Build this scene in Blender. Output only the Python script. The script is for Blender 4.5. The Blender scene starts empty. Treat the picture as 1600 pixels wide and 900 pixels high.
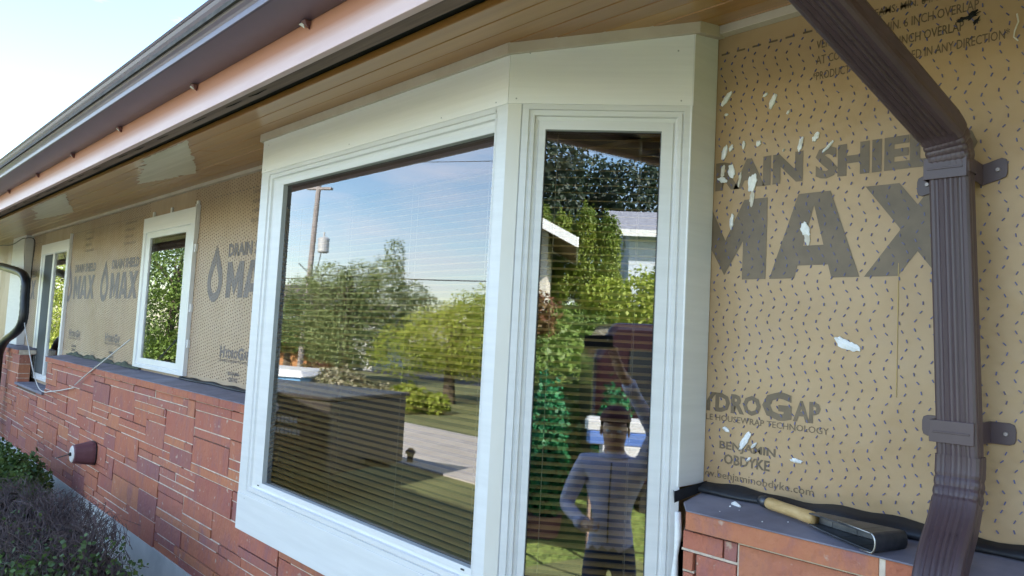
import bpy, bmesh, math, random
import numpy as np
from mathutils import Vector, Matrix, noise as mnoise

K = 1.8            # one layout unit = distance from the camera to the house wall, in metres
H = 2.10           # camera height above the lawn
MM = 0.001 / K
rnd = random.Random(7)
C = bpy.context.scene.collection
sc = bpy.context.scene

# ------------------------------------------------------------------ camera, sky, sun, exposure
cd = bpy.data.cameras.new('camera'); cam = bpy.data.objects.new('camera', cd); C.objects.link(cam)
Rm = Matrix(((0.68629172, -0.01259251, -0.72721737), (0.72545828, 0.08346715, 0.6831863), (0.05209573, -0.99643096, 0.06641815)))
right = Vector((Rm[0][0], Rm[1][0], Rm[2][0])); down = Vector((Rm[0][1], Rm[1][1], Rm[2][1])); fwd = Vector((Rm[0][2], Rm[1][2], Rm[2][2]))
up = -down; back = -fwd
cam.matrix_world = Matrix(((right.x, up.x, back.x, 0), (right.y, up.y, back.y, 0), (right.z, up.z, back.z, H), (0, 0, 0, 1)))
cd.sensor_width = 36; cd.lens = 36 * 1155 / 1600; cd.clip_start = 0.02; cd.clip_end = 2000
sc.camera = cam

SUN_EL, SUN_AZ = math.radians(36), math.radians(18)     # azimuth measured from +Y (behind the house) towards +X
w = bpy.data.worlds.new('World'); sc.world = w; w.use_nodes = True
nt = w.node_tree; N = nt.nodes; Lk = nt.links
bg = N['Background']; bg.inputs['Strength'].default_value = 0.135
sky = N.new('ShaderNodeTexSky'); sky.sky_type = 'NISHITA'; sky.sun_disc = False
sky.sun_elevation = SUN_EL; sky.sun_rotation = SUN_AZ; sky.air_density = 1.0; sky.dust_density = 0.6; sky.ozone_density = 1.0
tc = N.new('ShaderNodeTexCoord'); mp = N.new('ShaderNodeMapping'); mp.inputs['Scale'].default_value = (1.2, 2.0, 9)
no = N.new('ShaderNodeTexNoise'); no.inputs['Scale'].default_value = 1.6; no.inputs['Detail'].default_value = 7; no.inputs['Roughness'].default_value = .62
rp = N.new('ShaderNodeValToRGB'); rp.color_ramp.elements[0].position = .47; rp.color_ramp.elements[1].position = .80
rp.color_ramp.elements[1].color = (.75, .75, .75, 1)
mx = N.new('ShaderNodeMix'); mx.data_type = 'RGBA'; mx.inputs['B'].default_value = (6.2, 6.0, 6.6, 1)
Lk.new(tc.outputs['Generated'], mp.inputs['Vector']); Lk.new(mp.outputs[0], no.inputs['Vector']); Lk.new(no.outputs['Fac'], rp.inputs['Fac'])
Lk.new(rp.outputs['Color'], mx.inputs['Factor']); hs = N.new('ShaderNodeHueSaturation'); hs.inputs['Saturation'].default_value = 1.15; Lk.new(sky.outputs[0], hs.inputs['Color']); Lk.new(hs.outputs[0], mx.inputs['A']); Lk.new(mx.outputs['Result'], bg.inputs['Color'])

sd = bpy.data.lights.new('sun', 'SUN'); sd.energy = 5.0; sd.angle = math.radians(.53); sd.color = (1, .95, .87)
so = bpy.data.objects.new('sun', sd); C.objects.link(so)
sdir = Vector((math.sin(SUN_AZ) * math.cos(SUN_EL), math.cos(SUN_AZ) * math.cos(SUN_EL), math.sin(SUN_EL)))
so.rotation_euler = sdir.to_track_quat('Z', 'Y').to_euler(); so.location = (4, 8, 12)
sc.view_settings.view_transform = 'Standard'; sc.view_settings.look = 'None'; sc.view_settings.gamma = 1
sc.view_settings.exposure = 2.3
sc.render.engine = 'CYCLES'
sc.cycles.use_denoising = True
sc.cycles.max_bounces = 10; sc.cycles.transparent_max_bounces = 16; sc.cycles.glossy_bounces = 6
sc.cycles.caustics_reflective = True

# ------------------------------------------------------------------ materials
def srgb(r, g, b):
    f = lambda c: c / 12.92 if c <= .04045 else ((c + .055) / 1.055) ** 2.4
    return (f(r), f(g), f(b), 1)
def mat(name, c1, c2=None, scale=8, rough=.7, detail=5, stretch=(1, 1, 1), bump=0, bscale=None, metal=0, coat=0, coat_r=.1, spec=.5, lo=.35, hi=.65, attr=None, attr_cols=None, attr_mix=1.0, bdist=.002):
    m = bpy.data.materials.new(name); m.use_nodes = True
    n = m.node_tree.nodes; l = m.node_tree.links; p = n['Principled BSDF']
    p.inputs['Roughness'].default_value = rough; p.inputs['Metallic'].default_value = metal
    p.inputs['Specular IOR Level'].default_value = spec
    p.inputs['Coat Weight'].default_value = coat; p.inputs['Coat Roughness'].default_value = coat_r
    c1 = tuple(c1) if len(c1) == 4 else (*c1, 1)
    tco = n.new('ShaderNodeTexCoord'); mpp = n.new('ShaderNodeMapping'); mpp.inputs['Scale'].default_value = stretch
    l.new(tco.outputs['Object'], mpp.inputs['Vector'])
    col = None
    if attr:
        at = n.new('ShaderNodeAttribute'); at.attribute_name = attr
        ar = n.new('ShaderNodeValToRGB'); el = ar.color_ramp.elements; ar.color_ramp.interpolation = 'LINEAR'
        while len(el) > 1: el.remove(el[-1])
        el[0].position = 0; el[0].color = (*attr_cols[0][:3], 1)
        for i, c in enumerate(attr_cols[1:]):
            e = el.new((i + 1) / (len(attr_cols) - 1)); e.color = (*c[:3], 1)
        l.new(at.outputs['Fac'], ar.inputs['Fac']); col = ar.outputs['Color']
    if c2 is not None:
        c2 = tuple(c2) if len(c2) == 4 else (*c2, 1)
        ns = n.new('ShaderNodeTexNoise'); ns.inputs['Scale'].default_value = scale; ns.inputs['Detail'].default_value = detail; ns.inputs['Roughness'].default_value = .6
        l.new(mpp.outputs[0], ns.inputs['Vector'])
        r = n.new('ShaderNodeValToRGB'); r.color_ramp.elements[0].position = lo; r.color_ramp.elements[1].position = hi
        r.color_ramp.elements[0].color = c1; r.color_ramp.elements[1].color = c2
        l.new(ns.outputs['Fac'], r.inputs['Fac'])
        if col is not None:
            mi = n.new('ShaderNodeMix'); mi.data_type = 'RGBA'; mi.inputs['Factor'].default_value = 1 - attr_mix
            l.new(col, mi.inputs['A']); l.new(r.outputs['Color'], mi.inputs['B']); col = mi.outputs['Result']
        else: col = r.outputs['Color']
    if col is not None: l.new(col, p.inputs['Base Color'])
    else: p.inputs['Base Color'].default_value = c1
    if bump:
        nb = n.new('ShaderNodeTexNoise'); nb.inputs['Scale'].default_value = bscale or scale * 4; nb.inputs['Detail'].default_value = 4
        l.new(mpp.outputs[0], nb.inputs['Vector'])
        b = n.new('ShaderNodeBump'); b.inputs['Strength'].default_value = bump; b.inputs['Distance'].default_value = bdist
        l.new(nb.outputs['Fac'], b.inputs['Height']); l.new(b.outputs[0], p.inputs['Normal'])
    return m

M = {}
M['white'] = mat('white_paint', (.67, .665, .65), (.72, .715, .70), scale=5, rough=.42, stretch=(.6, .6, 8), bump=.12, bscale=30, bdist=.001)
M['white_board'] = mat('white_textured_board', (.80, .79, .77), (.84, .83, .81), scale=5, rough=.5, stretch=(.5, .5, 14), bump=.35, bscale=10, bdist=.001)
M['vinyl'] = mat('white_vinyl', (.80, .80, .79), (.76, .76, .75), scale=3, rough=.3)
M['post_tan'] = mat('primed_corner_post', (.66, .61, .53), (.74, .72, .66), scale=3, rough=.5, stretch=(1, 1, .6), lo=.3, hi=.7)
M['reveal'] = mat('grey_jamb', (.34, .35, .34), (.40, .41, .40), rough=.5)
M['gasket'] = mat('black_glazing_gasket', (.03, .03, .035), rough=.5)
M['trim_beige'] = mat('beige_trim', (.52, .44, .35), (.60, .53, .44), scale=6, rough=.6, bump=.15)
M['wrap'] = mat('tan_housewrap', (.365, .238, .118), (.475, .328, .182), scale=2.2, rough=.45, detail=6, bump=1, bscale=2.6, bdist=.035, lo=.3, hi=.7, spec=.4)
M['wrap_old'] = mat('faded_housewrap', (.36, .245, .155), (.48, .355, .24), scale=1.4, rough=.45, detail=6, bump=1, bscale=1.6, bdist=.07, lo=.3, hi=.7, stretch=(1, 1, .5))
M['dash'] = mat('blue_spacer', (.095, .075, .15), (.11, .13, .30), scale=20, rough=.5)
M['ink'] = mat('brown_print', (.115, .08, .045), (.175, .122, .07), scale=14, rough=.5, lo=.3, hi=.7)
M['ink_grey'] = mat('grey_print', (.13, .105, .105), (.20, .165, .155), scale=10, rough=.5, lo=.3, hi=.7)
M['ink_line'] = mat('dark_print', (.05, .032, .02), rough=.5)
M['plaster'] = mat('white_plaster', (.85, .85, .84), (.72, .72, .7), scale=60, rough=.6, bump=.5, bscale=120)
M['plaster_stain'] = mat('plaster_smear', (.55, .50, .42), (.66, .62, .55), scale=80, rough=.7)
M['hole'] = mat('torn_hole', (.01, .01, .01), rough=.9)
def brick_mat():
    m = mat('red_brick', (.36, .12, .09), (.45, .19, .11), scale=5.0, rough=.85, stretch=(2.0, 2.0, 1.3), bump=1, bscale=26, bdist=.009, lo=.40, hi=.60,
            attr='tint', attr_cols=[(.27, .105, .10), (.37, .115, .078), (.46, .15, .07), (.41, .13, .09), (.52, .20, .085), (.34, .125, .105)], attr_mix=.72)
    n = m.node_tree.nodes; l = m.node_tree.links; p = n['Principled BSDF']
    src = p.inputs['Base Color'].links[0].from_socket
    ns = n.new('ShaderNodeTexNoise'); ns.inputs['Scale'].default_value = 2.2; ns.inputs['Detail'].default_value = 8; ns.inputs['Roughness'].default_value = .7
    mp2 = n.new('ShaderNodeMapping'); mp2.inputs['Scale'].default_value = (4.5, 4.5, 2.2); tco = n.new('ShaderNodeTexCoord'); l.new(tco.outputs['Object'], mp2.inputs['Vector']); l.new(mp2.outputs[0], ns.inputs['Vector'])
    r = n.new('ShaderNodeValToRGB'); r.color_ramp.elements[0].position = .5; r.color_ramp.elements[1].position = .72; r.color_ramp.elements[1].color = (.75, .75, .75, 1)
    l.new(ns.outputs['Fac'], r.inputs['Fac'])
    mi = n.new('ShaderNodeMix'); mi.data_type = 'RGBA'; mi.inputs['B'].default_value = (.25, .115, .13, 1)
    l.new(r.outputs['Color'], mi.inputs['Factor']); l.new(src, mi.inputs['A'])
    ns2 = n.new('ShaderNodeTexNoise'); ns2.inputs['Scale'].default_value = 28; ns2.inputs['Detail'].default_value = 3
    l.new(tco.outputs['Object'], ns2.inputs['Vector'])
    r2 = n.new('ShaderNodeValToRGB'); r2.color_ramp.elements[0].position = .66; r2.color_ramp.elements[1].position = .74
    l.new(ns2.outputs['Fac'], r2.inputs['Fac'])
    mj = n.new('ShaderNodeMix'); mj.data_type = 'RGBA'; mj.inputs['B'].default_value = (.5, .36, .28, 1)
    l.new(r2.outputs['Color'], mj.inputs['Factor']); l.new(mi.outputs['Result'], mj.inputs['A']); l.new(mj.outputs['Result'], p.inputs['Base Color'])
    return m
M['brick'] = brick_mat()
M['mortar'] = mat('pale_mortar', (.50, .40, .31), (.74, .63, .51), scale=20, rough=.9, bump=.6, bscale=60)
M['joint'] = mat('recessed_dark_mortar', (.13, .075, .055), (.20, .12, .09), scale=12, rough=.95)
M['ledge'] = mat('slate_grey_ledge', (.15, .14, .175), (.235, .225, .27), scale=6, rough=.75, bump=.5, bscale=30, detail=8)
M['membrane'] = mat('black_membrane', (.008, .008, .010), (.020, .022, .028), scale=9, rough=.5, bump=.4, bscale=10, bdist=.005)
M['moss_membrane'] = mat('greenish_torn_felt', (.045, .05, .04), (.085, .10, .06), scale=20, rough=.85)
M['found'] = mat('painted_foundation', (.45, .47, .45), (.60, .61, .58), scale=4, rough=.85, bump=.3, detail=7)
def wood_mat():
    m = mat('varnished_soffit_wood', (.34, .15, .035), (.52, .265, .07), scale=3.5, rough=.36, detail=7, stretch=(.35, 9, 9), coat=.42, coat_r=.11, bump=.08, bscale=6, lo=.35, hi=.7,
               attr='tint', attr_cols=[(.24, .09, .022), (.36, .16, .04), (.46, .235, .06), (.52, .29, .09)], attr_mix=.55)
    return m
M['wood'] = wood_mat()
M['soffit_reflection'] = mat('pale_window_reflection', (.60, .54, .38), (.70, .64, .48), scale=5, rough=.5, stretch=(.4, 6, 6), coat=.2)  # pale colour standing in for window reflections in the varnish
M['dark'] = mat('dark_gap', (.012, .011, .010), rough=.9)
M['grey_wood'] = mat('weathered_fascia_edge', (.19, .13, .105), (.30, .215, .175), scale=5, rough=.85, stretch=(.5, 8, 8), bump=.4, bscale=12)
def fascia_mat():
    m = mat('pink_primed_fascia', (.70, .50, .49), (.80, .61, .60), scale=4, rough=.5, stretch=(.6, 4, 4), lo=.3, hi=.7)
    n = m.node_tree.nodes; l = m.node_tree.links; p = n['Principled BSDF']; src = p.inputs['Base Color'].links[0].from_socket
    g = n.new('ShaderNodeNewGeometry'); sp = n.new('ShaderNodeSeparateXYZ'); l.new(g.outputs['Position'], sp.inputs[0])
    ns = n.new('ShaderNodeTexNoise'); ns.inputs['Scale'].default_value = 5; ns.inputs['Detail'].default_value = 5
    mm = n.new('ShaderNodeMath'); mm.operation = 'MULTIPLY_ADD'; mm.inputs[1].default_value = .035; l.new(ns.outputs['Fac'], mm.inputs[0]); l.new(sp.outputs['Z'], mm.inputs[2])
    mr = n.new('ShaderNodeMapRange'); mr.inputs['From Min'].default_value = H + K * .420 + .017; mr.inputs['From Max'].default_value = H + K * .444 + .017
    l.new(mm.outputs[0], mr.inputs['Value'])
    mi = n.new('ShaderNodeMix'); mi.data_type = 'RGBA'; mi.inputs['B'].default_value = (.50, .23, .155, 1)
    l.new(mr.outputs[0], mi.inputs['Factor']); l.new(src, mi.inputs['A']); l.new(mi.outputs['Result'], p.inputs['Base Color'])
    return m
M['fascia'] = fascia_mat()      # orange-brown band along the upper edge, ragged border to the pink below
M['gutter'] = mat('brown_gutter', (.095, .066, .10), (.115, .082, .125), scale=3, rough=.42, spec=.6, coat=.30, coat_r=.33)
M['spout'] = mat('brown_downspout', (.058, .036, .041), (.085, .054, .061), scale=5, rough=.42, stretch=(1, 1, .4), bump=.06, spec=.5, lo=.3, hi=.7)
M['black_pipe'] = mat('black_plastic_pipe', (.012, .012, .014), rough=.35)
M['maroon'] = mat('maroon_cover', (.12, .045, .055), (.16, .065, .075), scale=9, rough=.6)
M['steel'] = mat('screw_steel', (.30, .26, .25), rough=.45, metal=.6)
M['dark_steel'] = mat('dark_tool_steel', (.05, .055, .065), (.13, .135, .15), scale=14, rough=.4, metal=.7, bump=.2, lo=.4, hi=.7)
M['edge_steel'] = mat('worn_bright_steel', (.45, .46, .47), rough=.3, metal=.9)
M['grip'] = mat('worn_wooden_grip', (.42, .27, .10), (.60, .42, .20), scale=9, rough=.55, stretch=(1, 6, 6), bump=.3)
M['slat'] = mat('brown_blind_slat', (.44, .26, .085), (.51, .33, .12), scale=2, rough=.42, stretch=(.4, 4, 4), spec=.6)
M['rail'] = mat('dark_blind_rail', (.045, .02, .014), (.06, .03, .02), scale=3, rough=.5)
M['cord'] = mat('tan_cord', (.42, .34, .24), rough=.7)
M['white_cable'] = mat('white_cable', (.62, .60, .57), rough=.5)
M['black_cable'] = mat('black_cable', (.02, .02, .02), rough=.5)
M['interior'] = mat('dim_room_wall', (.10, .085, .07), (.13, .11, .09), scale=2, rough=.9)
M['roof'] = mat('roof_shingle', (.07, .065, .06), (.13, .12, .11), scale=30, rough=.95)
M['lawn'] = mat('lawn_green', (.105, .115, .045), (.175, .19, .07), scale=1.3, rough=.9, detail=8, bump=.5, bscale=40, bdist=.03)
M['bark'] = mat('bark_mulch', (.035, .028, .028), (.09, .065, .055), scale=18, rough=.95, bump=1, bscale=25, bdist=.03)
M['concrete'] = mat('driveway_concrete', (.42, .385, .35), (.52, .48, .44), scale=2, rough=.9, detail=8)
M['asphalt'] = mat('street_asphalt', (.05, .05, .052), (.075, .075, .077), scale=20, rough=.9)
M['bark_trunk'] = mat('tree_bark', (.07, .05, .035), (.13, .10, .075), scale=8, rough=.95, stretch=(3, 3, .6), bump=.6)
M['pole'] = mat('weathered_pole', (.24, .21, .20), (.34, .31, .30), scale=4, rough=.9, stretch=(3, 3, .4))
M['can'] = mat('grey_metal_can', (.52, .53, .54), rough=.4, metal=.2)
M['wire'] = mat('wire_black', (.03, .03, .03), rough=.6)
def glass(fac=.13):
    m = bpy.data.materials.new('window_glass'); m.use_nodes = True
    n = m.node_tree.nodes; l = m.node_tree.links; n.remove(n['Principled BSDF'])
    t = n.new('ShaderNodeBsdfTransparent'); t.inputs[0].default_value = (.93, .95, .94, 1)
    g = n.new('ShaderNodeBsdfGlossy'); g.inputs['Roughness'].default_value = 0; g.inputs['Color'].default_value = (1, 1, 1, 1)
    fr = n.new('ShaderNodeFresnel'); fr.inputs['IOR'].default_value = 1.5
    a = n.new('ShaderNodeMath'); a.operation = 'ADD'; a.inputs[1].default_value = fac; a.use_clamp = True
    l.new(fr.outputs[0], a.inputs[0])
    x = n.new('ShaderNodeMixShader'); l.new(a.outputs[0], x.inputs[0]); l.new(t.outputs[0], x.inputs[1]); l.new(g.outputs[0], x.inputs[2])
    l.new(x.outputs[0], n['Material Output'].inputs[0])
    return m
M['glass'] = glass(.10)

# ------------------------------------------------------------------ mesh helpers (layout units, scaled by K on build)
class MB:
    def __init__(s): s.v = []; s.f = []; s.m = []; s.t = []; s.mi = 0; s.tint = 0.5
    def add(s, vs, fs):
        b = len(s.v); s.v += [tuple(p) for p in vs]
        for f in fs: s.f.append(tuple(b + i for i in f)); s.m.append(s.mi); s.t.append(s.tint)
    def box(s, x0, x1, y0, y1, z0, z1):
        s.add([(x0, y0, z0), (x1, y0, z0), (x1, y1, z0), (x0, y1, z0), (x0, y0, z1), (x1, y0, z1), (x1, y1, z1), (x0, y1, z1)],
              [(0, 3, 2, 1), (4, 5, 6, 7), (0, 1, 5, 4), (1, 2, 6, 5), (2, 3, 7, 6), (3, 0, 4, 7)])
    def hexa(s, p):   # 8 points: bottom 4 (ccw), top 4
        s.add(p, [(0, 3, 2, 1), (4, 5, 6, 7), (0, 1, 5, 4), (1, 2, 6, 5), (2, 3, 7, 6), (3, 0, 4, 7)])
    def obox(s, c, ax, ay, az):   # centre and half-axis vectors
        c, ax, ay, az = map(Vector, (c, ax, ay, az))
        s.hexa([c - ax - ay - az, c + ax - ay - az, c + ax + ay - az, c - ax + ay - az, c - ax - ay + az, c + ax - ay + az, c + ax + ay + az, c - ax + ay + az])
    def quad(s, a, b, c, d): s.add([a, b, c, d], [(0, 1, 2, 3)])
    def prism(s, poly, n):    # planar polygon list of 3D points extruded by vector n
        n = Vector(n); k = len(poly); P = [Vector(p) for p in poly]
        s.add(P + [p + n for p in P], [tuple(range(k))[::-1], tuple(range(k, 2 * k))] + [(i, (i + 1) % k, k + (i + 1) % k, k + i) for i in range(k)])
    def tube(s, pts, r, seg=8, cap=True):
        pts = [Vector(p) for p in pts]; n = len(pts)
        if not isinstance(r, (list, tuple)): r = [r] * n
        rings = []; u = None
        for i, p in enumerate(pts):
            d = (pts[min(i + 1, n - 1)] - pts[max(i - 1, 0)]).normalized()
            if u is None: u = d.orthogonal().normalized()
            u = (u - d * u.dot(d)).normalized(); v = d.cross(u)
            rings.append([p + (u * math.cos(a) + v * math.sin(a)) * r[i] for a in [2 * math.pi * k / seg for k in range(seg)]])
        vs = [q for g in rings for q in g]; fs = []
        for i in range(n - 1):
            for k in range(seg):
                fs.append((i * seg + k, i * seg + (k + 1) % seg, (i + 1) * seg + (k + 1) % seg, (i + 1) * seg + k))
        if cap: fs.append(tuple(range(seg))[::-1]); fs.append(tuple((n - 1) * seg + k for k in range(seg)))
        s.add(vs, fs)
    def build(s, name, mats, parent=None, loc=(0, 0, 0), scale=K, zoff=H, smooth=False, bevel=0, tint=False):
        me = bpy.data.meshes.new(name)
        me.from_pydata([(x * scale - loc[0], y * scale - loc[1], z * scale + zoff - loc[2]) for x, y, z in s.v], [], s.f)
        if not isinstance(mats, (list, tuple)): mats = [mats]
        for q in mats: me.materials.append(q)
        me.polygons.foreach_set('material_index', s.m)
        if tint:
            a = me.attributes.new('tint', 'FLOAT', 'FACE'); a.data.foreach_set('value', s.t)
        if smooth: me.polygons.foreach_set('use_smooth', [True] * len(me.polygons))
        me.update()
        o = bpy.data.objects.new(name, me); C.objects.link(o)
        if parent:
            o.parent = parent; pl = parent_loc(parent)
            o.location = (loc[0] - pl[0], loc[1] - pl[1], loc[2] - pl[2])
        else: o.location = loc
        if bevel:
            b = o.modifiers.new('bevel', 'BEVEL'); b.width = bevel; b.segments = 2; b.limit_method = 'ANGLE'; b.angle_limit = math.radians(40)
        return o
def parent_loc(o):
    v = Vector(o.location)
    while o.parent: o = o.parent; v += Vector(o.location)
    return v
def tag(o, label=None, cat=None, group=None, kind=None):
    if label: o['label'] = label
    if cat: o['category'] = cat
    if group: o['group'] = group
    if kind: o['kind'] = kind
    return o
def empty(name, loc, label, cat, group=None, kind=None):
    o = bpy.data.objects.new(name, None); o.empty_display_size = .1; C.objects.link(o); o.location = loc
    return tag(o, label, cat, group, kind)
def copy_tree(o, parent=None):
    c = o.copy(); C.objects.link(c); c.parent = parent
    for ch in [x for x in list(bpy.data.objects) if x.parent == o]: copy_tree(ch, c)
    return c

def soff(y): return .453 + .1886 * (y - .745)      # height of the soffit plane

# ================================================================== SETTING
g = MB()
xs = [-90, -40, -20, -12, -8, -5, -3, -1, 1, 3, 6, 12, 25, 60]
ys = [-120, -60, -30, -15, -10, -7, -5, -3, -1, 0, .8, 1.2, 1.6, 3, 10, 60]
def gz(x, y): return (0.40 if y >= 1.2 else 0.32 if y >= .75 else 0.12 if y >= 0 else 0)
for j in range(len(ys) - 1):
    for i in range(len(xs) - 1):
        a, b, c, d = xs[i], xs[i + 1], ys[j], ys[j + 1]
        g.quad((a, c, gz(a, c)), (b, c, gz(b, c)), (b, d, gz(b, d)), (a, d, gz(a, d)))
tag(g.build('lawn_ground', M['lawn'], scale=1, zoff=0), kind='structure')
g = MB(); g.box(-12.5, 2.5, .85, 1.75, .22, .45); tag(g.build('planting_bed_ground', M['bark'], scale=1, zoff=0), kind='structure')
g = MB(); g.box(-17, 3.2, -7.3, -4.2, -.1, .03); tag(g.build('driveway', M['concrete'], scale=1, zoff=0), kind='structure')
g = MB(); g.box(-90, 60, -24, -17.5, -.1, .02); tag(g.build('street', M['asphalt'], scale=1, zoff=0), kind='structure')

# ================================================================== HOUSE
house = empty('brick_house', (-3, 1.8, 0), 'single storey brick and tan housewrap house with white trimmed windows under a varnished wood eave', 'house')

# --- wall with holes, housewrap and its raised spacer dashes
XL, XR = -8.2, 1.1
wl = MB()
wl.mi = 0
wl.box(-.70, XR, 1.0, 1.08, -.30, .575)
wl.box(-1.83, -.70, 1.0, 1.08, .345, .575)
wl.mi = 1
wl.box(-2.80, -1.83, 1.0, 1.08, -.42, .575)
wl.box(-3.30, -2.80, 1.0, 1.08, .38, .575); wl.box(-3.30, -2.80, 1.0, 1.08, -.42, -.18)
wl.box(-4.62, -3.30, 1.0, 1.08, -.42, .575)
wl.box(-5.24, -4.62, 1.0, 1.08, .37, .575); wl.box(-5.24, -4.62, 1.0, 1.08, -.42, -.375)
wl.box(XL, -5.24, 1.0, 1.08, -.42, .575)
wl.mi = 2
def dashes(x0, x1, z0, z1, sx, sz, sc_=1.0):
    nx = int((x1 - x0) / sx); nz = int((z1 - z0) / sz)
    for i in range(nx):
        xo = x0 + i * sx; ph = rnd.uniform(-.25, .25) + (i % 2) * .3
        for j in range(nz):
            z = z0 + j * sz + (i % 3) * sz * .3 + rnd.uniform(-.0008, .0008)
            th = 2 * math.pi * (z / .056) + ph
            x = xo + .0050 * math.sin(th) + rnd.uniform(-.0006, .0006)
            an = math.atan(.0050 * 2 * math.pi / .056 * math.cos(th)) * 1.35 + rnd.uniform(-.2, .2)
            L = .0021 * sc_; W = .00055 * sc_
            dx, dz = math.sin(an) * L, math.cos(an) * L; wx, wz = math.cos(an) * W, -math.sin(an) * W
            yy = .9984
            p = [(x - dx - wx, yy, z - dz - wz), (x - dx + wx, yy, z - dz + wz), (x + dx + wx, yy, z + dz + wz), (x + dx - wx, yy, z + dz - wz)]
            wl.add(p + [(q[0], 1.0, q[2]) for q in p], [(0, 1, 2, 3), (0, 4, 5, 1), (1, 5, 6, 2), (2, 6, 7, 3), (3, 7, 4, 0)])
dashes(-.625, .25, -.195, .475, .0178, .0112)
wl.mi = 3
dashes(-2.80, -2.10, -.19, .50, .0178, .0112)
dashes(-4.62, -3.30, -.19, .50, .0178, .0112, .8)
dashes(-6.1, -5.24, -.19, .50, .0178, .0112, .8)
M['dash_old'] = mat('faded_spacer', (.19, .135, .10), (.24, .17, .13), scale=20, rough=.6)
wl.build('housewrap_wall', [M['wrap'], M['wrap_old'], M['dash'], M['dash_old']], house)

# --- printing on the wrap
YP = .9993
def text_mesh(s, x0, x1, z0, z1, material, name='lettering', bold=0.0, shear=0.0, y=YP, parent=None, sub=None):
    cu = bpy.data.curves.new('t', 'FONT'); cu.body = s; cu.size = 1; cu.offset = bold; cu.resolution_u = 2
    ob = bpy.data.objects.new('t', cu); C.objects.link(ob)
    dg = bpy.context.evaluated_depsgraph_get(); me = bpy.data.meshes.new_from_object(ob.evaluated_get(dg))
    co = np.array([v.co[:] for v in me.vertices]); fs = [tuple(p.vertices) for p in me.polygons]
    bpy.data.objects.remove(ob); bpy.data.curves.remove(cu); bpy.data.meshes.remove(me)
    mn, mxx = co.min(0), co.max(0); sx = (x1 - x0) / (mxx[0] - mn[0]); sz = (z1 - z0) / (mxx[1] - mn[1])
    P = [(x0 + (c[0] - mn[0]) * sx + (c[1] - mn[1]) * sz * shear, y, z0 + (c[1] - mn[1]) * sz) for c in co]
    return P, fs
def poly_letter(ch):
    # heavy block letters in a unit box (x 0..w, z 0..1), convex pieces
    if ch == 'M': return 1.18, [[(0, 0), (.33, 0), (.33, 1), (0, 1)], [(.85, 0), (1.18, 0), (1.18, 1), (.85, 1)], [(.33, .48), (.59, .06), (.59, .50), (.33, 1)], [(.59, .06), (.85, .48), (.85, 1), (.59, .50)]]
    if ch == 'A': return 1.12, [[(0, 0), (.33, 0), (.60, 1), (.36, 1)], [(.79, 0), (1.12, 0), (.76, 1), (.52, 1)], [(.28, .15), (.84, .15), (.78, .38), (.34, .38)]]
    if ch == 'X': return 1.14, [[(0, 0), (.37, 0), (.76, .5), (.39, .5)], [(.77, 0), (1.14, 0), (.75, .5), (.38, .5)], [(.39, .5), (.76, .5), (.37, 1), (.0, 1)], [(.38, .5), (.75, .5), (1.12, 1), (.75, 1)]]
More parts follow.
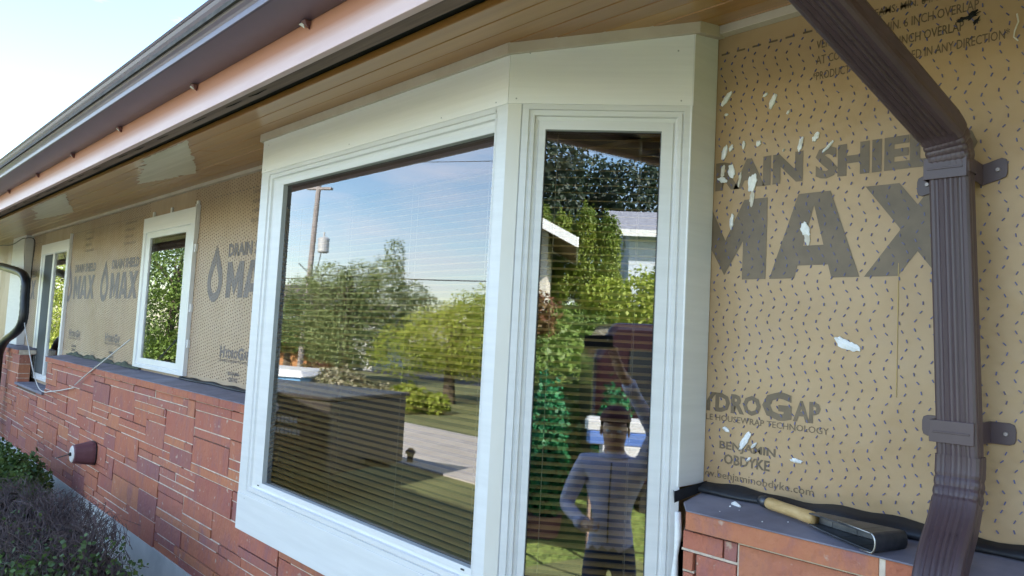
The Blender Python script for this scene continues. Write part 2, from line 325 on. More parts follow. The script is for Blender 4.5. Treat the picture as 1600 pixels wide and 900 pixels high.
def wrap_print(xm, dz, material, with_logo=True, width=.402, blue=False):
    b = MB()
    zt0, zt1 = .082 + dz, .202 + dz
    ws = [poly_letter(c)[0] for c in 'MAX']; tot = sum(ws) + .10
    sx = width / tot; x = xm
    for k_, c in enumerate('MAX'):
        wd, pcs = poly_letter(c)
        for q, pc in enumerate(pcs):
            yy = YP - q * .00006
            b.add([(x + a * sx, yy, zt0 + h * (zt1 - zt0)) for a, h in pc], [tuple(range(len(pc)))])
        x += (wd + .05) * sx
    def T(s, a0, a1, h0, h1, bold=0.0):
        P, f = text_mesh(s, xm + a0 * width, xm + a1 * width, h0 + dz, h1 + dz, material, bold=bold); b.add(P, f)
    T('DRAIN SHIELD', 0, 1, .2195, .2645, .05)
    T('H', -.02, .075, -.117, -.078, .045); T('YDRO', .085, .33, -.117, -.088, .04); T('G', .335, .445, -.119, -.079, .045); T('AP', .45, .545, -.117, -.088, .04)
    T('DRAINABLE HOUSEWRAP TECHNOLOGY', -.03, .575, -.130, -.121, .004)
    T('BENJAMIN', .17, .39, -.174, -.159, .025); T('OBDYKE', .19, .37, -.192, -.177, .025)
    if material == M['ink']: T('www.benjaminobdyke.com', .06, .53, -.2175, -.2035, .0)
    if with_logo:
        n = 28
        def drop(t, s, cx=xm - .100, cz=.145):
            a = 2 * math.pi * t
            r = .066 * s
            px = r * math.sin(a) * (1 - max(0, math.cos(a)) ** 1.5 * .9); pz = -.0 + (-.078 if math.cos(a) < 0 else .125) * abs(math.cos(a)) * s
            return (cx + px, YP, cz + pz + (0 if s == 1 else -.006) + dz)
        o_ = [drop(i / n, 1) for i in range(n)]; i_ = [drop(i / n, .52) for i in range(n)]
        b.add(o_ + i_, [(i, (i + 1) % n, n + (i + 1) % n, n + i) for i in range(n) if 0 < i < n - 1])
    # installation notes near the top of the sheet
    rows = [('HORIZONTAL SEAMS; MIN. 6 INCH OVERLAP', .447, .5, 1.05), ('VERTICAL SEAMS: MIN. 6 INCH OVERLAP', .4245, .5, 1.0), ('AT CORNERS: MIN. 12 INCH OVERLAP', .402, .5, .96), ('*PRODUCT CAN BE INSTALLED IN ANY DIRECTION*', .3795, .49, 1.08)]
    if material == M['ink']:
        for s, z, a0, a1 in rows: T(s, a0, a1, z - dz - .0 + .004, z - dz + .0165, .006)
    else:
        for q, (s, z, a0, a1) in enumerate(rows): T(s, a0 - .1, a1 - .25, z - .03 - .008 * q, z - .018 - .008 * q, .006)
    for k in range(int(.67 / .026)):     # printed dashed guide line
        xx = xm - .16 + k * .0262; zz = .456 if material == M['ink'] else .437
        if -.62 < xx or xx < -1.95: b.add([(xx, YP, zz), (xx + .014, YP, zz), (xx + .014, YP, zz + .003), (xx, YP, zz + .003)], [(0, 1, 2, 3)])
    return b
b = wrap_print(-.662, .0215, M['ink'], with_logo=False)
# keep only what stands right of the bay return
b.f = [f for f in b.f if min(b.v[i][0] for i in f) > -.6185 or max(b.v[i][0] for i in f) > -.60]; b.m = [0] * len(b.f); b.t = [0] * len(b.f)
b.build('wrap_lettering', M['ink'], house)
for i, xm in enumerate((-2.466, -3.81, -4.482, -5.826)):
    b = wrap_print(xm, 0, M['ink_grey'], with_logo=True)
    lim = {0: -1.95, 1: -3.36, 2: -3.9, 3: -5.28}[i]; lo_ = {0: -2.7, 1: -4.1, 2: -4.6, 3: -6.0}[i]
    b.f = [f for f in b.f if max(b.v[q][0] for q in f) < lim and min(b.v[q][0] for q in f) > lo_]; b.m = [0] * len(b.f); b.t = [0] * len(b.f)
    b.build('wrap_lettering', M['ink_grey'], house)

# --- plaster splashes, tear
sp = MB()
def blob(cx, cz, a, bb, ang, n=20, j=.20, y=.9975, m=0, seed=0):
    r = random.Random(seed); sp.mi = m; pts = []
    for k in range(n):
        t = 2 * math.pi * k / n; q = 1 + r.uniform(-j, j)
        u, v = a * math.cos(t) * q, bb * math.sin(t) * q
        pts.append((cx + u * math.cos(ang) - v * math.sin(ang), y + r.uniform(-.0004, .0004), cz + u * math.sin(ang) + v * math.cos(ang)))
    c = (cx, y - .0022, cz)
    sp.add(pts + [c] + [(p[0], .9995, p[2]) for p in pts], [(k, (k + 1) % n, n) for k in range(n)] + [(k, n + 1 + k, n + 1 + (k + 1) % n, (k + 1) % n) for k in range(n)])
for i, (x, z, a, bb, an) in enumerate([(-.601, .385, .012, .004, .9), (-.524, .366, .011, .004, 1.2), (-.601, .300, .011, .004, 1.35), (-.588, .27, .011, .005, 1.75), (-.553, .248, .013, .0065, 1.4), (-.603, .258, .008, .004, -.4),
    (-.590, .306, .005, .003, 1.2), (-.569, .308, .006, .0025, 1.5), (-.545, .306, .005, .0035, 1.2), (-.480, .295, .011, .003, 1.35), (-.458, .302, .007, .0035, 1.0), (-.441, .285, .010, .002, .8), (-.585, .192, .012, .003, 1.45), (-.470, .172, .010, .006, 1.9),
    (-.413, .015, .014, .006, -.45), (-.402, .011, .010, .005, -.5), (-.552, -.132, .016, .0045, 1.1), (-.474, -.149, .008, .003, -.1), (-.583, -.120, .006, .003, -.4), (-.538, -.137, .006, .002, .8), (-.545, -.158, .004, .002, .8), (-.536, .378, .004, .002, .6), (-.50, .345, .003, .0015, 1), (-.505, .29, .002, .001, 1), (-.60, .36, .003, .002, .2)]):
    sp = MB(); blob(x, z, a, bb, an, seed=i); sp.build('plaster_splash', [M['plaster']], house)
for i, (x, z, a, bb, an) in enumerate([(-.553, .225, .012, .0035, 1.5), (-.603, .272, .010, .003, 1.5), (-.467, .16, .010, .004, 1.6), (-.574, .255, .012, .002, 1.4)]):
    sp = MB(); blob(x, z, a, bb, an, y=.9985, seed=50 + i); sp.build('plaster_smear', [M['plaster_stain']], house)
sp = MB(); blob(-.268, .422, .007, .0035, .4, y=.9985, j=.6, seed=91); blob(-.279, .420, .005, .0025, 0, y=.9985, j=.6, seed=92); blob(-.262, .414, .004, .0025, 1, y=.9985, j=.6, seed=93)
sp.build('torn_hole', M['hole'], house)
sp = MB(); sp.tube([(-.2205, .9975, .41), (-.219, .997, .40), (-.2225, .997, .39), (-.2235, .9975, .383), (-.219, .9975, .377)], .0009, 6); sp.build('caulk_drip', M['plaster_stain'], house)

M['chalk'] = mat('yellow_chalk', (.45, .33, .11), (.42, .29, .14), scale=30, rough=.8)
q = MB(); q.box(-.3473, -.3464, .9989, .9996, -.05, .120); q.build('chalk_line', M['chalk'], house)
# --- foundation and brick veneer
fb = MB(); fb.box(-7.4, 1.1, .902, 1.07, -1.06, -.7765); fb.build('foundation', M['found'], house)
br = MB(); YB = .905; CW, CH = .0215, .0275
def region_ok(x0, x1, z0, z1):
    if x0 < -7.3 or x1 > .95: return False
    if x1 > -1.925 and x0 < -.592 and z1 > -.478: return False        # bay
    if x1 > -5.17 and x0 < -4.46 and z1 > -.415: return False         # low sill of the far window
    return True
nxc = int((.95 + 7.3) / CW); nzc = int((.7765 - .252) / CH)
occ = np.zeros((nxc, nzc + 1), bool)
ch = (.7765 - .252) / nzc
for j in range(nzc):
    i = 0
    while i < nxc:
        if occ[i, j]: i += 1; continue
        q_ = rnd.random(); hh = 1 if q_ < .60 else (2 if q_ < .90 else 3)
        wd = rnd.choice([7, 9, 11, 13, 15, 18, 22]) if hh == 1 else rnd.choice([7, 9, 11, 13, 15])
        k = 0
        while k < wd and i + k < nxc and not occ[i + k, j]: k += 1
        wd = k
        while hh > 1 and (j + hh > nzc or occ[i:i + wd, j + 1:j + hh].any()): hh -= 1
        x0 = -7.3 + i * CW; x1 = x0 + wd * CW; z0 = -.7765 + j * ch; z1 = z0 + hh * ch
        # clip against the bay and the window notch
        cx0, cx1 = x0, x1
        if z1 > -.478:
            if x0 < -1.925 < x1: cx1 = -1.925
            if x0 < -.592 < x1: cx0 = -.592
        if z1 > -.415:
            if x0 < -5.17 < x1: cx1 = min(cx1, -5.17)
            if x0 < -4.46 < x1: cx0 = max(cx0, -4.46)
        occ[i:i + wd, j:j + hh] = True
        if region_ok(cx0 + 1e-4, cx1 - 1e-4, z0, z1) and cx1 - cx0 > .012:
            d = rnd.uniform(-.0022, .0022); tl = rnd.uniform(-.0006, .0006)
            gl = rnd.choice([.0012, .0012, .0018, .004]); gr = .0008
            hz = .0030
            y0 = YB + d; br.tint = rnd.random()
            br.mi = 0
            a0, a1, h0, h1 = cx0 + gl + rnd.uniform(0, .0012), cx1 - gr - rnd.uniform(0, .0010), z0 + .0006, z1 - hz - rnd.uniform(0, .0007); jx = rnd.uniform(-.0009, .0009)
            br.hexa([(a0, y0 + tl, h0), (a1 + jx, y0 - tl, h0), (a1, .965, h0), (a0, .965, h0), (a0 + jx, y0 - tl + .0004, h1), (a1, y0 + tl + .0003, h1), (a1, .965, h1), (a0, .965, h1)])
            if rnd.random() < .74:       # struck pale bed joint, sometimes only part of the way
                br.mi = 1; s0 = cx0 + (rnd.uniform(0, .3) * (cx1 - cx0) if rnd.random() < .3 else 0); s1 = cx1
                br.box(s0, s1, YB + .0004 + rnd.uniform(0, .001), .964, z1 - hz + .0001, z1 + .0005)
            if rnd.random() < .13:
                br.mi = 1; br.box(cx0 - .0005, cx0 + gl, YB + .0015, .964, z0, z1 - hz)
        i += wd
br.mi = 2
br.box(-7.3, -5.172, YB + .006, .966, -.7765, -.252); br.box(-5.172, -4.458, YB + .006, .966, -.7765, -.426); br.box(-4.458, -1.925, YB + .006, .966, -.7765, -.252); br.box(-1.925, -.592, YB + .006, .966, -.7765, -.478); br.box(-.592, .95, YB + .006, .966, -.7765, -.252)
# carve is approximated: the backing behind the low window sill is lowered by the sill box below
br.f_keep = None
for o_x0, o_x1 in ((-7.3, -5.17), (-4.46, -1.925), (-.594, .95)):
    # cap course of long bricks below the ledge
    x = o_x0; br.mi = 0
    while x < o_x1 - .004:
        L = min(rnd.uniform(.10, .16), o_x1 - x)
        if o_x0 == -.594 and x == o_x0: L = .275
        br.tint = rnd.uniform(.2, .75); br.mi = 0; d = rnd.uniform(-.001, .001)
        x1 = x + L - .0012
        if o_x0 == -.594 and x == o_x0:
            br.hexa([(x, .920, -.2505), (x + .014, .895, -.2505), (x + .014, .99, -.2505), (x, .99, -.2505), (x, .920, -.2262), (x + .014, .895, -.2262), (x + .014, .99, -.2262), (x, .99, -.2262)])
            br.box(x + .0141, x1 - .006, .895, .99, -.2505, -.2262); br.mi = 1; br.box(x1 - .0059, x1 + .001, .896, .99, -.2505, -.2262)
        else:
            br.box(x, x1, .895 + d, .99, -.2505, -.2262)
            br.mi = 1; br.box(x1 + .0001, x1 + .0011, .9, .99, -.2505, -.2262)
        x += L
for i in range(len(br.f)): pass
# brick end beside the bay
br.mi = 0; br.tint = .45
wallb = br.build('brick_veneer', [M['brick'], M['mortar'], M['joint']], house, tint=True, bevel=.0016)
# split the backing where the far window comes down below the ledge
lg = MB()
def ledge(x0, x1, zf=-.224, zb=-.213):
    lg.hexa([(x0, .892, zf - .003), (x1, .892, zf - .003), (x1, .9995, zf - .003), (x0, .9995, zf - .003), (x0, .892, zf), (x1, .892, zf), (x1, .9995, zb), (x0, .9995, zb)])
ledge(-7.3, -5.175); lg.build('brick_ledge', M['ledge'], house, bevel=.002); lg = MB(); ledge(-4.455, -1.93); lg.build('brick_ledge', M['ledge'], house, bevel=.002); lg = MB()
# the right ledge starts with a corner chamfer beside the bay
lg.add([(-.604, .926, -.2262), (-.578, .892, -.2262), (.95, .892, -.2262), (.95, .9995, -.2262), (-.612, .9995, -.2262), (-.604, .926, -.2215), (-.578, .892, -.224), (.95, .892, -.224), (.95, .9995, -.213), (-.612, .9995, -.213)],
       [(4, 3, 2, 1, 0), (5, 6, 7, 8, 9), (0, 1, 6, 5), (1, 2, 7, 6), (2, 3, 8, 7), (3, 4, 9, 8), (4, 0, 5, 9)])
lg.build('brick_ledge', M['ledge'], house, bevel=.002)
sl = MB(); sl.box(-5.17, -4.46, .892, 1.0, -.425, -.412); sl.build('low_sill', M['ledge'], house, bevel=.003)
# caulk bead between bay and brick end
ck = MB(); ck.tube([(-.606 + .002 * math.sin(i * 1.7), .915, -.235 - i * .03) for i in range(10)], [.0045 + .0012 * math.sin(i * 2.3) for i in range(10)], 8); ck.build('caulk_bead', M['plaster'], house, smooth=True)

# black membrane flashing on the ledge back
mb = MB()
def ribbon(x0, x1, fn, n=60):
    vs = []; fs = []
    for i in range(n + 1):
        x = x0 + (x1 - x0) * i / n; top, outy, midz = fn(x)
        vs += [(x, .9965, top), (x, .9955 - .5 * (.9955 - outy), top - .4 * (top - midz)), (x, outy, midz), (x, outy - .001, -.2125 - (.9995 - outy) * .1 + .001), (x, outy + .004, -.2135 - (.9995 - outy) * .1 + .001)]
    for i in range(n):
        for k in range(4): a = i * 5 + k; fs.append((a, a + 5, a + 6, a + 1))
    mb.add(vs, fs)
def fnR(x):
    bulge = math.exp(-((x + .42) / .045) ** 2) * .9 + math.exp(-((x + .30) / .06) ** 2) * .5
    return (-.2005 + .0025 * math.sin(x * 31) + .0012 * math.sin(x * 87) + bulge * .004, .977 - bulge * .008 + .003 * math.sin(x * 23) + .001 * math.sin(x * 71), -.2085 + .001 * math.sin(x * 60) + bulge * .003)
ribbon(-.612, .9, fnR, 120)
mb.quad((-.6125, .999, -.2), (-.6125, .915, -.207), (-.6125, .915, -.2235), (-.6125, .999, -.214))
mb.add([(-.6125, .915, -.207), (-.619, .921, -.207), (-.6125, .915, -.2265)], [(0, 1, 2)])
mb.build('flashing_membrane', M['membrane'], house, smooth=True)
mb = MB()
ribbon(-2.80, -1.95, lambda x: (-.2035 + .002 * math.sin(x * 37), .985 + .004 * math.sin(x * 17), -.208), 60)
mb.build('flashing_membrane', M['membrane'], house, smooth=True)
mb = MB()
ribbon(-4.455, -3.27, lambda x: (-.198 + .006 * math.sin(x * 23) + .003 * math.sin(x * 61), .988 + .003 * math.sin(x * 17), -.206), 90)
mb.build('torn_felt', M['moss_membrane'], house)

# --- soffit boards, vent gap, fascia, gutter
sf = MB()
lines = [.6055, .6520, .6985, .745, .7915, .838, .8845, .931, .9775, 1.0]
for i in range(len(lines) - 1):
    y0, y1 = lines[i] + .0009, lines[i + 1] - .0009; x = -7.6 + rnd.uniform(0, .5)
    segs = []
    while x < 1.0:
        L = rnd.uniform(1.0, 2.2); segs.append((x, min(x + L, 1.05))); x += L
    for a, c in segs:
        sf.tint = rnd.uniform(.1, 1); dz = rnd.uniform(-.0006, .0006)
        sf.hexa([(a + .0004, y0, soff(y0) + dz), (c - .0004, y0, soff(y0) + dz), (c - .0004, y1, soff(y1) + dz), (a + .0004, y1, soff(y1) + dz),
                 (a + .0004, y0, soff(y0) + .012), (c - .0004, y0, soff(y0) + .012), (c - .0004, y1, soff(y1) + .012), (a + .0004, y1, soff(y1) + .012)])
sf.build('soffit_boards', M['wood'], house, tint=True, bevel=.0025)
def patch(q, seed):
    """window reflection painted as a pale patch under the boards: q = four (x, y) corners, last side ragged"""
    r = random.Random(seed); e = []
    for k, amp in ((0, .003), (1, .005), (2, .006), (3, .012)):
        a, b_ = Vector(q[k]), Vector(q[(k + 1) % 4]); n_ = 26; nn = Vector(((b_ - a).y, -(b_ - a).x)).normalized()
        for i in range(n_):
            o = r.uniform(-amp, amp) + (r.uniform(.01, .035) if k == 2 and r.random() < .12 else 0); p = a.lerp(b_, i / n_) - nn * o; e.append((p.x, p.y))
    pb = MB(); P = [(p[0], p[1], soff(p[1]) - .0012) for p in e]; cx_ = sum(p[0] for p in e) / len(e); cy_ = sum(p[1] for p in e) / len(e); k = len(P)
    pb.add(P + [(cx_, cy_, soff(cy_) - .0014)], [(q_, (q_ + 1) % k, k) for q_ in range(k)]); pb.build('painted_reflection', M['soffit_reflection'], house)
patch([(-2.12, .612), (-1.80, .612), (-2.42, .86), (-2.72, .775)], 3)  # mirror image of the middle window, put in as colour
patch([(-3.55, .615), (-3.00, .615), (-3.85, .83), (-4.25, .77)], 5)  # same for the far window
bk = MB()
bk.hexa([(-7.6, .527, soff(.527) + .0135), (1.05, .527, soff(.527) + .0135), (1.05, 1.0, soff(1.0) + .0135), (-7.6, 1.0, soff(1.0) + .0135), (-7.6, .527, soff(.527) + .03), (1.05, .527, soff(.527) + .03), (1.05, 1.0, soff(1.0) + .03), (-7.6, 1.0, soff(1.0) + .03)])
bk.build('vent_gap_backing', M['dark'], house)
ed = MB()
def sbox(o, x0, x1, y0, y1, d0, d1):   # box following the soffit slope, d below the soffit plane
    o.hexa([(x0, y0, soff(y0) - d0), (x1, y0, soff(y0) - d0), (x1, y1, soff(y1) - d0), (x0, y1, soff(y1) - d0), (x0, y0, soff(y0) + d1), (x1, y0, soff(y0) + d1), (x1, y1, soff(y1) + d1), (x0, y1, soff(y1) + d1)])
sbox(ed, -7.6, 1.05, .5362, .5715, 0, .010); sbox(ed, -7.6, 1.05, .5262, .5355, .0015, .010)
ed.build('eave_edge_board', M['grey_wood'], house, bevel=.002)
sc_ = MB()
for k in range(16):
    x = -1.3 - k * .17 + rnd.uniform(-.05, .05); a = .0006
    sc_.tube([(x, .548, soff(.548) - a), (x + .03, .5495 + rnd.uniform(-.002, .002), soff(.5495) - a), (x + .07, .550, soff(.55) - a)], [.0004, .0011, .0003], 4)
sc_.build('board_crack', M['dark'], house)
fa = MB(); fa.box(-7.6, 1.05, .5135, .5260, .4045, .485); fa.build('fascia', M['fascia'], house, bevel=.002)
gu = MB()
prof = [(.5125, .464), (.4415, .464), (.4385, .4655), (.4372, .4735), (.4395, .4755), (.4368, .4800), (.4328, .4845), (.4302, .4900), (.4288, .4965), (.4272, .5020), (.4240, .5065), (.4195, .5090), (.4165, .5125), (.4185, .5130), (.4205, .5090), (.4235, .5025), (.4405, .4805), (.4440, .4670), (.5105, .4670), (.5105, .512), (.5125, .512)]
xs_ = [-7.62 + i * .45 for i in range(20)]
rings = [[(x, a, c) for a, c in prof] for x in xs_]
n = len(prof); gu.add([p for r in rings for p in r], [(i * n + k, i * n + (k + 1) % n, (i + 1) * n + (k + 1) % n, (i + 1) * n + k) for i in range(len(rings) - 1) for k in range(n)] + [tuple(range(n)), tuple((len(rings) - 1) * n + k for k in range(n))[::-1]])
gu.build('gutter', M['gutter'], house, bevel=.0012)
clip = None
for i, x in enumerate((-3.40, -2.893, -2.43, -1.977, -1.485, -1.03, -.6, -4.0)):
    c = MB(); z = .463
    c.mi = 0; c.add([(x - .006, .5127, z), (x + .008, .5127, z), (x + .004, .5127, z - .012), (x - .006, .502, z), (x + .008, .502, z), (x + .006, .508, z - .011)], [(0, 1, 2), (3, 5, 4), (0, 2, 5, 3), (1, 4, 5, 2), (0, 3, 4, 1)])
    c.mi = 1; c.add([(x - .018, .5125, z), (x - .004, .506, z), (x - .007, .51, z - .008), (x - .018, .505, z)], [(0, 1, 2), (1, 3, 2), (3, 0, 2), (0, 3, 1)])
    c.build('gutter_clip', [M['maroon'], M['can']], house)
# molding where soffit meets wall, and trim round the bay top
mo = MB()
def slab_poly(o, p0, p1, th0, ztop_off, drop):   # strip from p0 to p1 (xy), thickness normal
    pass
def strip(o, pts, t_out, drop, top=None):
    """square strip following xy polyline (outside on the right-hand side when walking), top on soffit plane"""
    n = len(pts); P = [Vector((a, b_, 0)) for a, b_ in pts]; off = []
    for i in range(n):
        d1 = (P[i] - P[i - 1]).normalized() if i > 0 else (P[1] - P[0]).normalized(); d2 = (P[i + 1] - P[i]).normalized() if i < n - 1 else d1
        n1 = Vector((d1.y, -d1.x, 0)); n2 = Vector((d2.y, -d2.x, 0)); m_ = (n1 + n2).normalized(); off.append(P[i] + m_ * (t_out / max(.3, m_.dot(n1))))
    for i in range(n - 1):
        a, b_, c, d = P[i], P[i + 1], off[i + 1], off[i]
        q = [a, b_, c, d][::-1]
        o.hexa([(v.x, v.y, soff(v.y) - drop) for v in q] + [(v.x, v.y, soff(v.y) + .001) for v in q])
BAY = [(-1.915, 1.0), (-1.915, .935), (-1.698, .755), (-.833, .755), (-.618, .935), (-.618, 1.0)]
strip(mo, BAY, .0105, .0175)
mo.build('bay_top_trim', M['trim_beige'], house, bevel=.0015)
mo = MB(); mo.box(-.607, 1.0, .983, .9995, .4845, soff(.983) + .0005); mo.build('soffit_molding', M['trim_beige'], house, bevel=.0015)
mo = MB(); mo.box(-5.59, -1.927, .983, .9995, .4865, soff(.983) + .0005); mo.build('soffit_molding', M['trim_beige'], house, bevel=.0015)
po = MB(); po.box(-6.02, -5.60, .955, .9995, -.2128, .494); po.build('corner_panel', M['white'], house, bevel=.003)

# roof slab and shell that keeps the rooms dark
rf = MB()
rf.hexa([(-7.7, .425, .487), (1.1, .425, .487), (1.1, 3.2, 1.0142), (-7.7, 3.2, 1.0142), (-7.7, .425, .495), (1.1, .425, .495), (1.1, 3.2, 1.0242), (-7.7, 3.2, 1.0242)])
rf.hexa([(-7.7, 3.2, 1.0142), (1.1, 3.2, 1.0142), (1.1, 6, .5), (-7.7, 6, .5), (-7.7, 3.2, 1.0242), (1.1, 3.2, 1.0242), (1.1, 6, .51), (-7.7, 6, .51)])
rf.build('roof', M['roof'], house)
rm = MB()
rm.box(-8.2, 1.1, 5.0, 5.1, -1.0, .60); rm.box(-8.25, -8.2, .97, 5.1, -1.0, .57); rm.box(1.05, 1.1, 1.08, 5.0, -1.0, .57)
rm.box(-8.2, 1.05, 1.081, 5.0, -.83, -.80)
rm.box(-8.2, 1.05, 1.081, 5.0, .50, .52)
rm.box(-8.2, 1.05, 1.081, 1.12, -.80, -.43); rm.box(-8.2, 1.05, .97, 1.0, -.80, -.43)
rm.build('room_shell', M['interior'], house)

# --- windows
def nested_frame(o, org, U, Nn, loops, mats=None):
    """loops: list of (u0,u1,z0,z1,depth) in a vertical plane; org origin, U unit along, Nn outward normal; consecutive loops are bridged"""
    org, U, Nn = Vector(org), Vector(U), Vector(Nn); Z = Vector((0, 0, 1)); base = []
    for (u0, u1, z0, z1, d) in loops:
        base.append([org + U * a + Z * c + Nn * d for a, c in ((u0, z0), (u1, z0), (u1, z1), (u0, z1))])
    for i in range(len(base) - 1):
        o.mi = mats[i] if mats else 0
        for k in range(4):
            a, b_ = base[i], base[i + 1]; o.quad(a[k], a[(k + 1) % 4], b_[(k + 1) % 4], b_[k])
NF = Vector((0, -1, 0)); NAng = Vector((.64279, -.76604, 0)).normalized(); UA = Vector((.76604, .64279, 0)).normalized()
LA = math.hypot(.215, .18)
UA = Vector((.215, .18, 0)).normalized(); NAng = Vector((UA.y, -UA.x, 0))
# bay body: header boards, apron, corner post, return
bay = MB(); bay.mi = 0
def face_board(o, p0, p1, z0a, z0b, z1a, z1b, out=0.0, th=.014):
    p0, p1 = Vector((*p0, 0)), Vector((*p1, 0)); d = (p1 - p0).normalized(); nn = Vector((d.y, -d.x, 0))
    a, b_ = p0 + nn * out, p1 + nn * out; c, e = p1 - nn * th, p0 - nn * th
    o.hexa([(a.x, a.y, z0a), (b_.x, b_.y, z0b), (c.x, c.y, z0b), (e.x, e.y, z0a), (a.x, a.y, z1a), (b_.x, b_.y, z1b), (c.x, c.y, z1b), (e.x, e.y, z1a)])
B0, B1, B2, B3, B4, B5 = BAY
face_board(bay, B2, B3, .3605, .3605, soff(.755) - .001, soff(.755) - .001, out=.0022)
face_board(bay, B3, B4, .3605, .3605, soff(.755) - .001, soff(.935) - .001, out=.0022)
face_board(bay, B1, B2, .3605, .3605, soff(.935) - .001, soff(.755) - .001, out=.0022)
bayroot = bay.build('bay_window', M['white_board'], house, bevel=.0018)
ap = MB()
face_board(ap, B2, B3, -.474, -.474, -.391, -.391, out=.0022); face_board(ap, B3, B4, -.474, -.474, -.391, -.391, out=.0022); face_board(ap, B1, B2, -.474, -.474, -.391, -.391, out=.0022)
ap.build('apron_board', M['white'], bayroot, bevel=.0018)
rt = MB(); rt.box(-.634, -.6178, .9315, .9985, -.2045, soff(.935) - .0012); rt.build('return_board', M['white'], bayroot, bevel=.0018)
rt = MB(); rt.box(-1.9145, -1.90, .935, .9985, -.474, soff(.935) - .0012); rt.build('return_board', M['white'], bayroot, bevel=.0018)
# corner post faces
cp = MB()
cp.mi = 0
cp.add([(-.861, .7545, -.391), (-.833, .7545, -.391), (-.833, .7545, .3604), (-.861, .7545, .3604)], [(0, 1, 2, 3)])
q0 = Vector((-.833, .7545, 0)); q1 = q0 + UA * .0205
cp.mi = 1; cp.add([(q0.x, q0.y, -.391), (q1.x, q1.y, -.391), (q1.x, q1.y, .3604), (q0.x, q0.y, .3604)], [(0, 1, 2, 3)])
cp.mi = 0; cp.add([(q1.x, q1.y, -.391), (q1.x + .004, q1.y + .012, -.391), (q1.x + .004, q1.y + .012, .3604), (q1.x, q1.y, .3604)], [(0, 1, 2, 3)])
cp.add([(-.861, .7545, -.391), (-.861, .7545, .3604), (-.861, .768, .3604), (-.861, .768, -.391)], [(0, 1, 2, 3)])
cp.build('corner_post', [M['white'], M['post_tan']], bayroot)
# top, floor and back lining of the bay box
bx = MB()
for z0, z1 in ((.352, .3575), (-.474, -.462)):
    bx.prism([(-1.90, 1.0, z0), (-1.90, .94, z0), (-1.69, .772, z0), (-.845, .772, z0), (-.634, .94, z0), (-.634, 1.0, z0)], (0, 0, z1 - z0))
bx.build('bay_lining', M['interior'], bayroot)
# wide front frame
ff = MB()
L = [(-1.698, -.861, -.391, .3602, .0005), (-1.698, -.861, -.391, .3602, .0)]
ff_l = [(-1.698, -.861, -.3908, .3602, .001), (-1.660, -.8595, -.3822, .3520, .001), (-1.658, -.8590, -.3812, .3508, -.0025), (-1.653, -.8580, -.3795, .3490, -.0025), (-1.6510, -.8575, -.3790, .3480, .0005),
        (-1.6420, -.8565, -.3720, .3420, .0005), (-1.639, -.8560, -.3700, .3400, -.0040), (-1.6300, -.8550, -.3640, .3345, -.0065), (-1.627, -.8548, -.3630, .3335, -.0030), (-1.593, -.8665, -.3555, .3225, -.0035), (-1.591, -.8675, -.3545, .3215, -.0045), (-1.5905, -.868, -.3540, .3210, -.0150), (-1.5895, -.8690, -.3530, .3200, -.0150)]
nested_frame(ff, (0, .755, 0), (1, 0, 0), NF, ff_l, mats=[0] * 10 + [1, 2])
ff.build('window_frame', [M['white'], M['reveal'], M['gasket']], bayroot)
# small plugs / weep holes on the lower sash
for x, z in ((-1.605, -.3615), (-.885, -.3600), (-1.668, -.386)):
    wp = MB()
    wp.obox((x, .7585, z), (.004, 0, 0), (0, .0012, 0), (0, 0, .0012))
    wp.build('weep_slot', M['gasket'], bayroot)
af = MB()
af_l = [(.0225, LA - .0005, -.3908, .3602, .001), (.0325, LA - .0125, -.3830, .3525, .001), (.0335, LA - .0135, -.3822, .3515, -.0025), (.0365, LA - .0150, -.3800, .3495, -.0025), (.0375, LA - .0160, -.3790, .3485, .0002),
        (.0415, LA - .0215, -.3740, .3435, -.0005), (.0430, LA - .0230, -.3720, .3420, -.0050), (.0480, LA - .0270, -.3650, .3360, -.0070), (.0490, LA - .0280, -.3640, .3350, -.0040), (.0590, LA - .0448, -.3550, .3225, -.0045), (.0595, LA - .0453, -.3545, .3218, -.0120), (.0605, LA - .0463, -.3535, .3208, -.0120)]
nested_frame(af, (-.833, .755, 0), UA, NAng, af_l, mats=[0] * 9 + [1, 2])
af.build('window_frame', [M['white'], M['reveal'], M['gasket']], bayroot)
for x, z in ((-1.68, .366), (-1.30, .369), (-.86, .367), (-1.67, .425), (-1.0, .368), (-1.66, -.40), (-1.25, -.468), (-.9, -.40)):
    q = MB(); q.tube([(x, .7535, z), (x, .7524, z)], .0013, 8); q.build('nail_head', M['reveal'], bayroot)
for u, z in ((.012, .368), (.255, .445), (.262, .368), (.03, .44)):
    p_ = Vector((-.833, .755, 0)) + UA * u; q = MB(); q.tube([tuple(p_ + NAng * .0018 + Vector((0, 0, z))), tuple(p_ + NAng * .0030 + Vector((0, 0, z)))], .0013, 8); q.build('nail_head', M['reveal'], bayroot)
# closing lip at the outer edges of the frames
# panes (double glazed)
pn = MB(); pn.quad((-1.5895, .7700, -.353), (-.869, .7700, -.353), (-.869, .7700, .320), (-1.5895, .7700, .320))
pn.quad((-1.5895, .7770, -.353), (-.869, .7770, -.353), (-.869, .7770, .320), (-1.5895, .7770, .320))
pn.build('pane', M['glass'], bayroot)
pn = MB(); o0 = Vector((-.833, .755, 0)) - NAng * .0122
for dd in (0, .007):
    a = o0 - NAng * dd + UA * .0605; c = o0 - NAng * dd + UA * (LA - .0463)
    pn.quad((a.x, a.y, -.3535), (c.x, c.y, -.3535), (c.x, c.y, .3208), (a.x, a.y, .3208))
pn.build('pane', M['glass'], bayroot)
